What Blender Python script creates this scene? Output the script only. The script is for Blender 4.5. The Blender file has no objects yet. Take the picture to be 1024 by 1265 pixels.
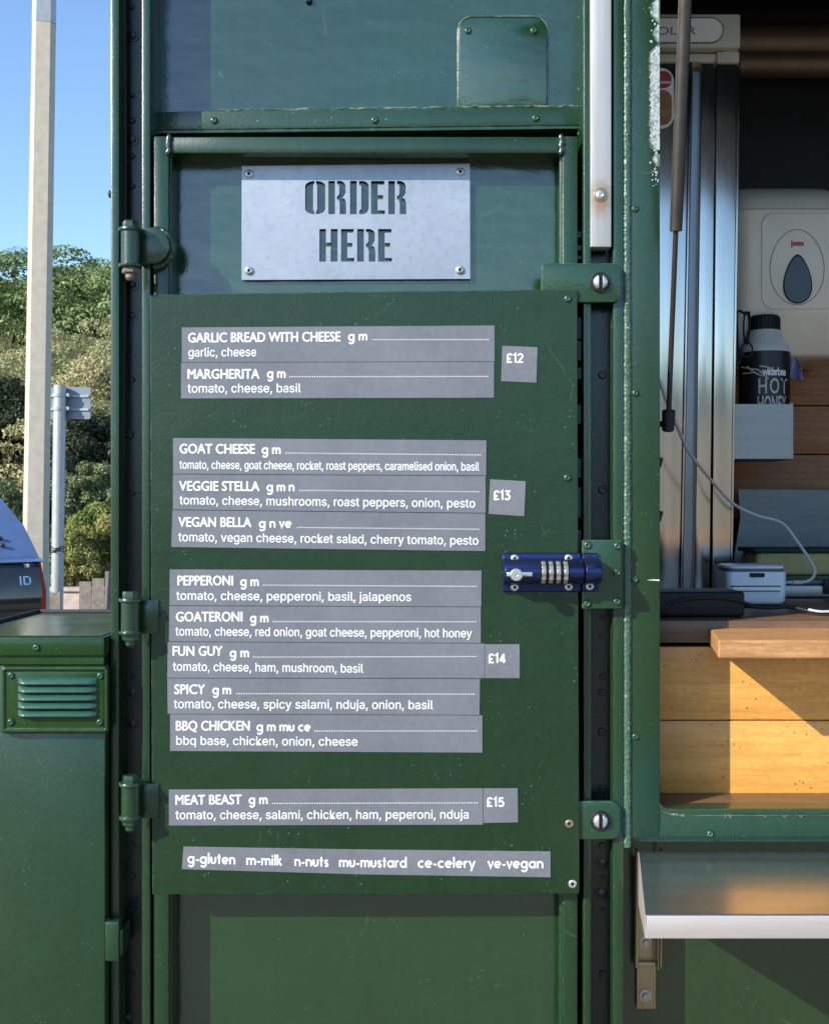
import bpy, bmesh, math, random, os
import numpy as np
from mathutils import Vector, Matrix

sc = bpy.context.scene
COL = sc.collection

# ------------------------------------------------------------------ camera
D, H, F = 1.40, 1.35, 1400.0          # distance to the door plane, eye height, focal length in photo pixels
cam = bpy.data.objects.new('camera', bpy.data.cameras.new('camera'))
COL.objects.link(cam)
cam.location = (0, -D, H)
cam.rotation_euler = (math.pi / 2, 0, 0)
cam.data.sensor_fit = 'VERTICAL'
cam.data.sensor_height = 36.0
cam.data.lens = 36.0 * F / 1265.0
cam.data.clip_start = 0.02
cam.data.clip_end = 3000
sc.camera = cam

# ------------------------------------------------------------------ light
SUN = Vector((1.3, 1.0, -0.9)).normalized()
world = bpy.data.worlds.new('World')
sc.world = world
world.use_nodes = True
nt = world.node_tree
sky = nt.nodes.new('ShaderNodeTexSky')
sky.sky_type = 'NISHITA'
sky.sun_disc = False
sky.sun_elevation = math.asin(-SUN.z)
sky.sun_rotation = math.atan2(-SUN.x, -SUN.y)
sky.air_density = 1.0
sky.dust_density = 0.3
sky.ozone_density = 4.0
nt.links.new(sky.outputs[0], nt.nodes['Background'].inputs[0])
nt.nodes['Background'].inputs[1].default_value = 0.15
sl = bpy.data.lights.new('sun', 'SUN')
sl.energy = 3.5
sl.angle = math.radians(0.5)
sl.color = (1.0, 0.95, 0.86)
so = bpy.data.objects.new('sun', sl)
COL.objects.link(so)
so.rotation_euler = SUN.to_track_quat('-Z', 'Y').to_euler()
so.location = (-6, -6, 8)
vs = sc.view_settings
vs.view_transform = 'Standard'
vs.look = 'None'
vs.gamma = 1.0
vs.exposure = 0.88
sc.cycles.max_bounces = 8
sc.cycles.use_denoising = True

# ------------------------------------------------------------------ helpers
R = random.Random(7)


def P(px, py, y=0.0):
    s = (D + y) / F
    return Vector(((px - 512) * s, y, H - (py - 632.5) * s))


def PX(px, y=0.0):
    return (px - 512) * (D + y) / F


def PZ(py, y=0.0):
    return H - (py - 632.5) * (D + y) / F


class MB:
    """collects shapes that become ONE mesh object"""

    def __init__(self):
        self.v, self.f = [], []

    def add(self, vs_, fs_):
        o = len(self.v)
        self.v += [tuple(p) for p in vs_]
        self.f += [tuple(i + o for i in f) for f in fs_]
        return self

    def bm(self, b):
        b.verts.index_update()
        self.add([v.co[:] for v in b.verts], [[v.index for v in f.verts] for f in b.faces])
        b.free()
        return self

    def box(self, x0, x1, y0, y1, z0, z1, bev=0.0, seg=2):
        x0, x1 = sorted((x0, x1)); y0, y1 = sorted((y0, y1)); z0, z1 = sorted((z0, z1))
        b = bmesh.new()
        bmesh.ops.create_cube(b, size=1)
        for v in b.verts:
            v.co = Vector((x0 if v.co.x < 0 else x1, y0 if v.co.y < 0 else y1, z0 if v.co.z < 0 else z1))
        if bev:
            bmesh.ops.bevel(b, geom=b.edges[:], offset=bev, segments=seg, affect='EDGES', profile=0.5)
        return self.bm(b)

    def pbox(self, a, b_, c, d, y0, y1, bev=0.0, seg=2):
        """box whose front face at depth y0 covers photo rectangle a,b,c,d"""
        return self.box(PX(a, y0), PX(c, y0), y0, y1, PZ(b_, y0), PZ(d, y0), bev, seg)

    def prism(self, poly, y0, y1, bev=0.0, seg=2):
        """polygon of (x, z) pushed from y0 (front) to y1"""
        n = len(poly)
        area = sum(poly[i][0] * poly[(i + 1) % n][1] - poly[(i + 1) % n][0] * poly[i][1] for i in range(n))
        if area < 0:
            poly = poly[::-1]
        b = bmesh.new()
        fr = [b.verts.new((p[0], y0, p[1])) for p in poly]
        bk = [b.verts.new((p[0], y1, p[1])) for p in poly]
        front = b.faces.new(fr)
        b.faces.new(bk[::-1])
        for i in range(n):
            j = (i + 1) % n
            b.faces.new((fr[j], fr[i], bk[i], bk[j]))
        bmesh.ops.recalc_face_normals(b, faces=b.faces[:])
        if bev:
            bmesh.ops.bevel(b, geom=list(front.edges), offset=bev, segments=seg, affect='EDGES', profile=0.5)
        return self.bm(b)

    def pprism(self, poly, y0, y1, bev=0.0, seg=2):
        return self.prism([(PX(p[0], y0), PZ(p[1], y0)) for p in poly], y0, y1, bev, seg)

    def lathe(self, prof, o, ax=(0, 0, 1), n=20):
        """profile of (radius, height) turned about axis ax through o"""
        q = Vector(ax).normalized().to_track_quat('Z', 'Y')
        o = Vector(o)
        vs_, fs_ = [], []
        for (r, h) in prof:
            for i in range(n):
                a = 2 * math.pi * i / n
                vs_.append(o + q @ Vector((r * math.cos(a), r * math.sin(a), h)))
        m = len(prof)
        for k in range(m - 1):
            for i in range(n):
                j = (i + 1) % n
                fs_.append((k * n + i, k * n + j, (k + 1) * n + j, (k + 1) * n + i))
        fs_.append(tuple(range(n))[::-1])
        fs_.append(tuple(range((m - 1) * n, m * n)))
        return self.add(vs_, fs_)

    def cyl(self, a, b_, r, n=16, r2=None, ch=0.0):
        a, b_ = Vector(a), Vector(b_)
        L = (b_ - a).length
        r2 = r if r2 is None else r2
        if ch:
            pr = [(r - ch, 0), (r, ch), (r2, L - ch), (r2 - ch, L)]
        else:
            pr = [(r, 0), (r2, L)]
        return self.lathe(pr, a, b_ - a, n)

    def tube(self, pts, r, n=8, rr=None):
        pts = [Vector(p) for p in pts]
        rings = []
        up = None
        for i, p in enumerate(pts):
            t = (pts[min(i + 1, len(pts) - 1)] - pts[max(i - 1, 0)]).normalized()
            if up is None:
                up = Vector((0, 0, 1)) if abs(t.z) < 0.9 else Vector((1, 0, 0))
            s = t.cross(up).normalized()
            up = s.cross(t).normalized()
            k = rr[i] if rr else r
            rings.append([p + (s * math.cos(2 * math.pi * j / n) + up * math.sin(2 * math.pi * j / n)) * k for j in range(n)])
        return self.loft(rings)

    def loft(self, rings, caps=True):
        n = len(rings[0])
        vs_ = [p for r in rings for p in r]
        fs_ = []
        for k in range(len(rings) - 1):
            for i in range(n):
                j = (i + 1) % n
                fs_.append((k * n + i, k * n + j, (k + 1) * n + j, (k + 1) * n + i))
        if caps:
            fs_.append(tuple(range(n))[::-1])
            fs_.append(tuple(range((len(rings) - 1) * n, len(rings) * n)))
        return self.add(vs_, fs_)

    def ball(self, c, r, sx=1, sy=1, sz=1, n=12):
        b = bmesh.new()
        bmesh.ops.create_uvsphere(b, u_segments=n, v_segments=max(6, n * 2 // 3), radius=r)
        for v in b.verts:
            v.co = Vector((v.co.x * sx + c[0], v.co.y * sy + c[1], v.co.z * sz + c[2]))
        return self.bm(b)

    def build(self, name, material, parent=None, smooth=True, angle=35, origin=None, recalc=True):
        me = bpy.data.meshes.new(name)
        o = Vector(origin) if origin is not None else Vector((0, 0, 0))
        me.from_pydata([(v[0] - o.x, v[1] - o.y, v[2] - o.z) for v in self.v], [], self.f)
        if recalc:
            b = bmesh.new(); b.from_mesh(me)
            bmesh.ops.recalc_face_normals(b, faces=b.faces[:])
            b.to_mesh(me); b.free()
        me.materials.append(material)
        if smooth:
            me.polygons.foreach_set('use_smooth', [True] * len(me.polygons))
            me.set_sharp_from_angle(angle=math.radians(angle))
        ob = bpy.data.objects.new(name, me)
        COL.objects.link(ob)
        ob.location = o
        attach(ob, parent)
        return ob


def base_of(ob):
    v = Vector((0, 0, 0))
    while ob is not None:
        v += ob.location
        ob = ob.parent
    return v


def attach(ob, parent):
    if parent is not None:
        ob.parent = parent
        ob.location = ob.location - base_of(parent)


def tag(o, label, cat, group=None, kind=None):
    if label: o['label'] = label
    if cat: o['category'] = cat
    if group: o['group'] = group
    if kind: o['kind'] = kind
    return o


def thing(name, loc, label, cat, group=None):
    o = bpy.data.objects.new(name, None)
    o.empty_display_size = 0.05
    COL.objects.link(o)
    o.location = loc
    return tag(o, label, cat, group)


def clone(o, loc, parent):
    """another copy of a small part at a world position"""
    c = o.copy()
    COL.objects.link(c)
    c.parent = parent
    c.location = Vector(loc) - base_of(parent)
    return c


def rrect(x0, x1, z0, z1, r, n=6):
    """rounded rectangle; r = one radius or (bl, br, tr, tl)"""
    x0, x1 = sorted((x0, x1)); z0, z1 = sorted((z0, z1))
    rs = r if isinstance(r, (tuple, list)) else (r, r, r, r)
    out = []
    for (cx, cz, sx, sz, a0), q in zip(((x0, z0, 1, 1, 180), (x1, z0, -1, 1, 270), (x1, z1, -1, -1, 0), (x0, z1, 1, -1, 90)), rs):
        if q <= 0:
            out.append((cx, cz)); continue
        for i in range(n + 1):
            a = math.radians(a0 + 90 * i / n)
            out.append((cx + sx * q + q * math.cos(a), cz + sz * q + q * math.sin(a)))
    return out


def prr(a, b, c, d, r, y):
    k = (D + y) / F
    rs = tuple(q * k for q in r) if isinstance(r, (tuple, list)) else r * k
    return rrect(PX(a, y), PX(c, y), PZ(d, y), PZ(b, y), rs)


# ------------------------------------------------------------------ materials
def newmat(name):
    m = bpy.data.materials.new(name)
    m.use_nodes = True
    t = m.node_tree
    return m, t, t.nodes['Principled BSDF']


def N(t, kind, **kw):
    n = t.nodes.new(kind)
    for k, v in kw.items():
        if k.startswith('i_'):
            n.inputs[k[2:].replace('_', ' ')].default_value = v
        else:
            setattr(n, k, v)
    return n


def L(t, a, b):
    t.links.new(a, b)


def rgb(c):
    return (c[0], c[1], c[2], 1.0)


def coords(t, scale=(1, 1, 1), obj=False):
    g = t.nodes.new('ShaderNodeTexCoord') if obj else t.nodes.new('ShaderNodeNewGeometry')
    mp = t.nodes.new('ShaderNodeMapping')
    mp.inputs['Scale'].default_value = scale
    L(t, g.outputs['Object'] if obj else g.outputs['Position'], mp.inputs['Vector'])
    return mp.outputs[0]


def noise(t, vec, scale, detail=4, rough=0.55):
    n = N(t, 'ShaderNodeTexNoise')
    n.inputs['Scale'].default_value = scale
    n.inputs['Detail'].default_value = detail
    n.inputs['Roughness'].default_value = rough
    L(t, vec, n.inputs['Vector'])
    return n.outputs[0]


def ramp(t, fac, p0, p1, c0=(0, 0, 0), c1=(1, 1, 1)):
    r = N(t, 'ShaderNodeValToRGB')
    e = r.color_ramp.elements
    e[0].position, e[1].position = p0, p1
    e[0].color, e[1].color = rgb(c0), rgb(c1)
    L(t, fac, r.inputs[0])
    return r.outputs[0]


def mix(t, fac, a, b, blend='MIX'):
    m = N(t, 'ShaderNodeMix', data_type='RGBA', blend_type=blend)
    if isinstance(fac, (int, float)):
        m.inputs[0].default_value = fac
    else:
        L(t, fac, m.inputs[0])
    for s, i in ((a, 6), (b, 7)):
        if isinstance(s, tuple):
            m.inputs[i].default_value = rgb(s)
        else:
            L(t, s, m.inputs[i])
    return m.outputs[2]


def math_(t, op, a, b=None):
    m = N(t, 'ShaderNodeMath', operation=op)
    for s, i in ((a, 0), (b, 1)):
        if s is None: continue
        if isinstance(s, (int, float)):
            m.inputs[i].default_value = s
        else:
            L(t, s, m.inputs[i])
    return m.outputs[0]


def bump(t, h, strength, dist, normal=None):
    b = N(t, 'ShaderNodeBump')
    b.inputs['Strength'].default_value = strength
    b.inputs['Distance'].default_value = dist
    L(t, h, b.inputs['Height'])
    if normal is not None:
        L(t, normal, b.inputs['Normal'])
    return b.outputs[0]


def bevel_edge(t, radius):
    bv = N(t, 'ShaderNodeBevel', samples=4)
    bv.inputs['Radius'].default_value = radius
    g = N(t, 'ShaderNodeNewGeometry')
    d = N(t, 'ShaderNodeVectorMath', operation='DOT_PRODUCT')
    L(t, bv.outputs[0], d.inputs[0]); L(t, g.outputs['Normal'], d.inputs[1])
    e = ramp(t, d.outputs['Value'], 0.80, 0.985, (1, 1, 1), (0, 0, 0))
    return bv.outputs[0], e


def paint(name, base, rough=0.33, wave=0.0, wear=0.55, specks=0.5, peel=0.25, wearcol=(0.16, 0.27, 0.20), radius=0.0016, streak=0.25, spec=0.6, coat=0.0, ior=1.5, rvar=0.16):
    """old brushed green enamel: mottled, specked, worn at the edges, slightly wavy"""
    m, t, b = newmat(name)
    v = coords(t)
    big = noise(t, v, 2.2, 5)
    c = mix(t, ramp(t, big, 0.3, 0.72), tuple(x * 0.80 for x in base), tuple(x * 1.25 + 0.002 for x in base))
    fm = noise(t, v, 130, 4, 0.7)
    c = mix(t, math_(t, 'MULTIPLY', ramp(t, fm, 0.35, 0.7), 0.30), c, tuple(x * 1.7 + 0.004 for x in base))
    sv = coords(t, (26, 26, 1.2))
    st = ramp(t, noise(t, sv, 3.0, 5), 0.45, 0.75)
    c = mix(t, math_(t, 'MULTIPLY', st, streak), c, tuple(x * 1.5 + 0.006 for x in base))
    grime = ramp(t, noise(t, v, 7, 6, 0.65), 0.56, 0.78)
    c = mix(t, math_(t, 'MULTIPLY', grime, 0.6), c, (base[0] * 1.3 + 0.01, base[1] * 0.95 + 0.008, base[2] * 0.9 + 0.006))
    vo = N(t, 'ShaderNodeTexVoronoi')
    vo.inputs['Scale'].default_value = 150
    L(t, v, vo.inputs['Vector'])
    wn = noise(t, v, 30, 2)
    sp = math_(t, 'MULTIPLY', ramp(t, vo.outputs['Distance'], 0.08, 0.16, (1, 1, 1), (0, 0, 0)), ramp(t, wn, 0.55, 0.66))
    c = mix(t, math_(t, 'MULTIPLY', sp, specks), c, wearcol)
    # scratches: thin stretched cells
    sx = N(t, 'ShaderNodeTexVoronoi')
    sx.feature = 'DISTANCE_TO_EDGE'
    sx.inputs['Scale'].default_value = 9
    L(t, mix_vec(t, v), sx.inputs['Vector'])
    scr = math_(t, 'MULTIPLY', ramp(t, sx.outputs['Distance'], 0.0015, 0.004, (1, 1, 1), (0, 0, 0)), ramp(t, noise(t, v, 14, 3), 0.60, 0.66))
    c = mix(t, math_(t, 'MULTIPLY', scr, 0.55 * specks), c, wearcol)
    nb, edge = bevel_edge(t, radius)
    en = ramp(t, noise(t, v, 55, 4, 0.7), 0.40, 0.62)
    c = mix(t, math_(t, 'MULTIPLY', math_(t, 'MULTIPLY', edge, en), wear), c, wearcol)
    ru = math_(t, 'MULTIPLY', math_(t, 'MULTIPLY', edge, ramp(t, noise(t, v, 90, 3), 0.42, 0.55)), ramp(t, noise(t, v, 5, 2), 0.52, 0.62))
    c = mix(t, math_(t, 'MULTIPLY', ru, 0.7), c, (0.11, 0.05, 0.022))
    L(t, c, b.inputs['Base Color'])
    rn = noise(t, v, 18, 4)
    L(t, math_(t, 'ADD', math_(t, 'MULTIPLY', rn, rvar), rough - rvar / 2), b.inputs['Roughness'])
    nn = nb
    if wave:
        wv = noise(t, coords(t, (1, 1, 2.2)), 9, 2)
        nn = bump(t, wv, wave, 0.02, nn)
    nn = bump(t, noise(t, coords(t, (1, 1, 0.045)), 210, 3), 0.16, 0.0005, nn)
    nn = bump(t, noise(t, v, 260, 2), peel, 0.0006, nn)
    L(t, nn, b.inputs['Normal'])
    b.inputs['Specular IOR Level'].default_value = spec
    b.inputs['IOR'].default_value = ior
    b.inputs['Coat Weight'].default_value = coat
    b.inputs['Coat Roughness'].default_value = 0.12
    L(t, nn, b.inputs['Coat Normal'])
    return m


def mix_vec(t, v):
    n = N(t, 'ShaderNodeTexNoise')
    n.inputs['Scale'].default_value = 4
    L(t, v, n.inputs['Vector'])
    a = N(t, 'ShaderNodeVectorMath', operation='MULTIPLY_ADD')
    a.inputs[1].default_value = (0.35, 0.35, 0.35)
    L(t, n.outputs['Color'], a.inputs[0]); L(t, v, a.inputs[2])
    return a.outputs[0]


def metal(name, col, rough, brush=(1, 1, 1), bs=0.0, stain=None, amount=0.5, metallic=1.0, radius=0.0008, sscale=24, s0=0.5, s1=0.68, halo=None):
    m, t, b = newmat(name)
    v = coords(t)
    big = noise(t, v if brush == (1, 1, 1) else coords(t, brush), 11 if brush == (1, 1, 1) else 3.0, 5)
    c = mix(t, ramp(t, big, 0.3, 0.7), tuple(x * 0.88 for x in col), tuple(min(1, x * 1.08) for x in col))
    if stain:
        c = mix(t, math_(t, 'MULTIPLY', ramp(t, noise(t, v if brush == (1, 1, 1) else coords(t, brush), sscale if brush == (1, 1, 1) else 5.0, 6, 0.7), s0, s1), amount), c, stain)
    if halo:                     # rust weeping from a screw
        d_ = N(t, 'ShaderNodeVectorMath', operation='DISTANCE'); d_.inputs[1].default_value = halo
        L(t, coords(t, (1, 1, .62)), d_.inputs[0])
        wob = math_(t, 'ADD', d_.outputs['Value'], math_(t, 'MULTIPLY', noise(t, v, 120, 3), .012))
        c = mix(t, math_(t, 'MULTIPLY', ramp(t, wob, .012, .024, (1, 1, 1), (0, 0, 0)), .75), c, (0.42, 0.24, 0.12))
    L(t, c, b.inputs['Base Color'])
    b.inputs['Metallic'].default_value = metallic
    f = noise(t, coords(t, brush), 60, 3)
    L(t, math_(t, 'ADD', math_(t, 'MULTIPLY', f, 0.16), rough - 0.08), b.inputs['Roughness'])
    bv = N(t, 'ShaderNodeBevel', samples=4)
    bv.inputs['Radius'].default_value = radius
    nn = bv.outputs[0]
    if bs:
        nn = bump(t, f, bs, 0.0006, nn)
    L(t, nn, b.inputs['Normal'])
    return m


def plain(name, col, rough=0.5, spec=0.5, var=0.12, scale=30, metallic=0.0, bumps=0.0):
    m, t, b = newmat(name)
    v = coords(t)
    n_ = noise(t, v, scale, 4)
    L(t, mix(t, ramp(t, n_, 0.3, 0.7), tuple(x * (1 - var) for x in col), tuple(min(1, x * (1 + var)) for x in col)), b.inputs['Base Color'])
    b.inputs['Roughness'].default_value = rough
    b.inputs['Specular IOR Level'].default_value = spec
    b.inputs['Metallic'].default_value = metallic
    if bumps:
        L(t, bump(t, noise(t, v, scale * 4, 3), bumps, 0.001), b.inputs['Normal'])
    return m


def wood(name, light, dark, knots=0.0, rough=0.5, ringscale=1.0, dirt=0.3, seed=0.0, coat=0.0, band=0.30):
    """long grain along X"""
    m, t, b = newmat(name)
    g = t.nodes.new('ShaderNodeNewGeometry')
    mp = N(t, 'ShaderNodeMapping')
    mp.inputs['Scale'].default_value = (1.2, 9, 9)
    mp.inputs['Location'].default_value = (seed, seed * 0.7, seed * 1.3)
    L(t, g.outputs['Position'], mp.inputs['Vector'])
    grain = noise(t, mp.outputs[0], 4.5 * ringscale, 6, 0.62)
    wv = N(t, 'ShaderNodeTexWave', wave_type='BANDS', bands_direction='Z')
    wv.inputs['Scale'].default_value = 2.2 * ringscale
    wv.inputs['Distortion'].default_value = 5.5
    wv.inputs['Detail'].default_value = 3
    wv.inputs['Detail Scale'].default_value = 1.4
    L(t, mp.outputs[0], wv.inputs['Vector'])
    c = mix(t, ramp(t, grain, 0.3, 0.72), light, dark)
    c = mix(t, math_(t, 'MULTIPLY', ramp(t, wv.outputs[0], 0.55, 0.95), band), c, tuple(x * 0.75 for x in dark))
    fine = N(t, 'ShaderNodeMapping')
    fine.inputs['Scale'].default_value = (10, 160, 160)
    L(t, g.outputs['Position'], fine.inputs['Vector'])
    fn = noise(t, fine.outputs[0], 2.5, 3)
    c = mix(t, math_(t, 'MULTIPLY', ramp(t, fn, 0.5, 0.75), 0.40), c, tuple(x * 0.5 for x in dark))
    c = mix(t, math_(t, 'MULTIPLY', ramp(t, noise(t, coords(t, (0.5, 1, 1)), 240, 3, 0.7), 0.42, 0.7), 0.35), c, tuple(x * 0.62 for x in dark))
    if knots:
        vo = N(t, 'ShaderNodeTexVoronoi')
        vo.inputs['Scale'].default_value = 13
        L(t, g.outputs['Position'], vo.inputs['Vector'])
        k = math_(t, 'MULTIPLY', ramp(t, vo.outputs['Distance'], 0.035, 0.085, (1, 1, 1), (0, 0, 0)), ramp(t, noise(t, coords(t), 9, 1), 0.42, 0.47))
        c = mix(t, math_(t, 'MULTIPLY', k, knots), c, (0.10, 0.03, 0.008))
        v2 = N(t, 'ShaderNodeTexVoronoi')
        v2.inputs['Scale'].default_value = 120
        L(t, g.outputs['Position'], v2.inputs['Vector'])
        k2 = math_(t, 'MULTIPLY', ramp(t, v2.outputs['Distance'], 0.10, 0.22, (1, 1, 1), (0, 0, 0)), ramp(t, noise(t, coords(t), 25, 2), 0.53, 0.60))
        c = mix(t, math_(t, 'MULTIPLY', k2, 0.8), c, (0.09, 0.035, 0.01))
    c = mix(t, math_(t, 'MULTIPLY', ramp(t, noise(t, coords(t), 5, 6, 0.65), 0.52, 0.8), dirt), c, tuple(x * 0.45 for x in dark))
    L(t, c, b.inputs['Base Color'])
    b.inputs['Roughness'].default_value = rough
    b.inputs['Coat Weight'].default_value = coat
    L(t, bump(t, fn, 0.25, 0.0008), b.inputs['Normal'])
    return m


def foliage(name, a, b_, c_, scale=1.2):
    """leaves: each leaf its own tint, clumps in slightly different greens"""
    m, t, b = newmat(name)
    g = t.nodes.new('ShaderNodeNewGeometry')
    rnd = g.outputs['Random Per Island']
    c = mix(t, rnd, a, b_)
    cl = noise(t, coords(t), scale, 2)
    c = mix(t, ramp(t, cl, 0.42, 0.62), c, c_)
    L(t, c, b.inputs['Base Color'])
    b.inputs['Roughness'].default_value = 0.55
    b.inputs['Specular IOR Level'].default_value = 0.35
    b.inputs['Transmission Weight'].default_value = 0.0
    tr = N(t, 'ShaderNodeBsdfTranslucent')
    L(t, c, tr.inputs[0])
    ms = N(t, 'ShaderNodeMixShader')
    ms.inputs[0].default_value = 0.25
    L(t, b.outputs[0], ms.inputs[1]); L(t, tr.outputs[0], ms.inputs[2])
    L(t, ms.outputs[0], t.nodes['Material Output'].inputs[0])
    return m


def vinyl():
    m, t, b = newmat('grey label vinyl')
    v = coords(t)
    c = mix(t, ramp(t, noise(t, v, 9, 5), 0.3, 0.7), (0.140, 0.145, 0.163), (0.180, 0.186, 0.207))
    c = mix(t, math_(t, 'MULTIPLY', ramp(t, noise(t, v, 170, 3, 0.7), 0.45, 0.75), 0.35), c, (0.24, 0.245, 0.27))
    vo = N(t, 'ShaderNodeTexVoronoi'); vo.feature = 'DISTANCE_TO_EDGE'; vo.inputs['Scale'].default_value = 16
    L(t, mix_vec(t, v), vo.inputs['Vector'])
    sc_ = math_(t, 'MULTIPLY', ramp(t, vo.outputs['Distance'], 0.004, 0.012, (1, 1, 1), (0, 0, 0)), ramp(t, noise(t, v, 11, 3), 0.56, 0.64))
    c = mix(t, math_(t, 'MULTIPLY', sc_, 0.30), c, (0.085, 0.088, 0.10))
    L(t, c, b.inputs['Base Color'])
    L(t, math_(t, 'ADD', math_(t, 'MULTIPLY', noise(t, v, 14, 4), 0.35), 0.22), b.inputs['Roughness'])
    L(t, bump(t, noise(t, coords(t, (1, 1, 1)), 6, 2), 0.35, 0.004), b.inputs['Normal'])
    return m


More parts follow.
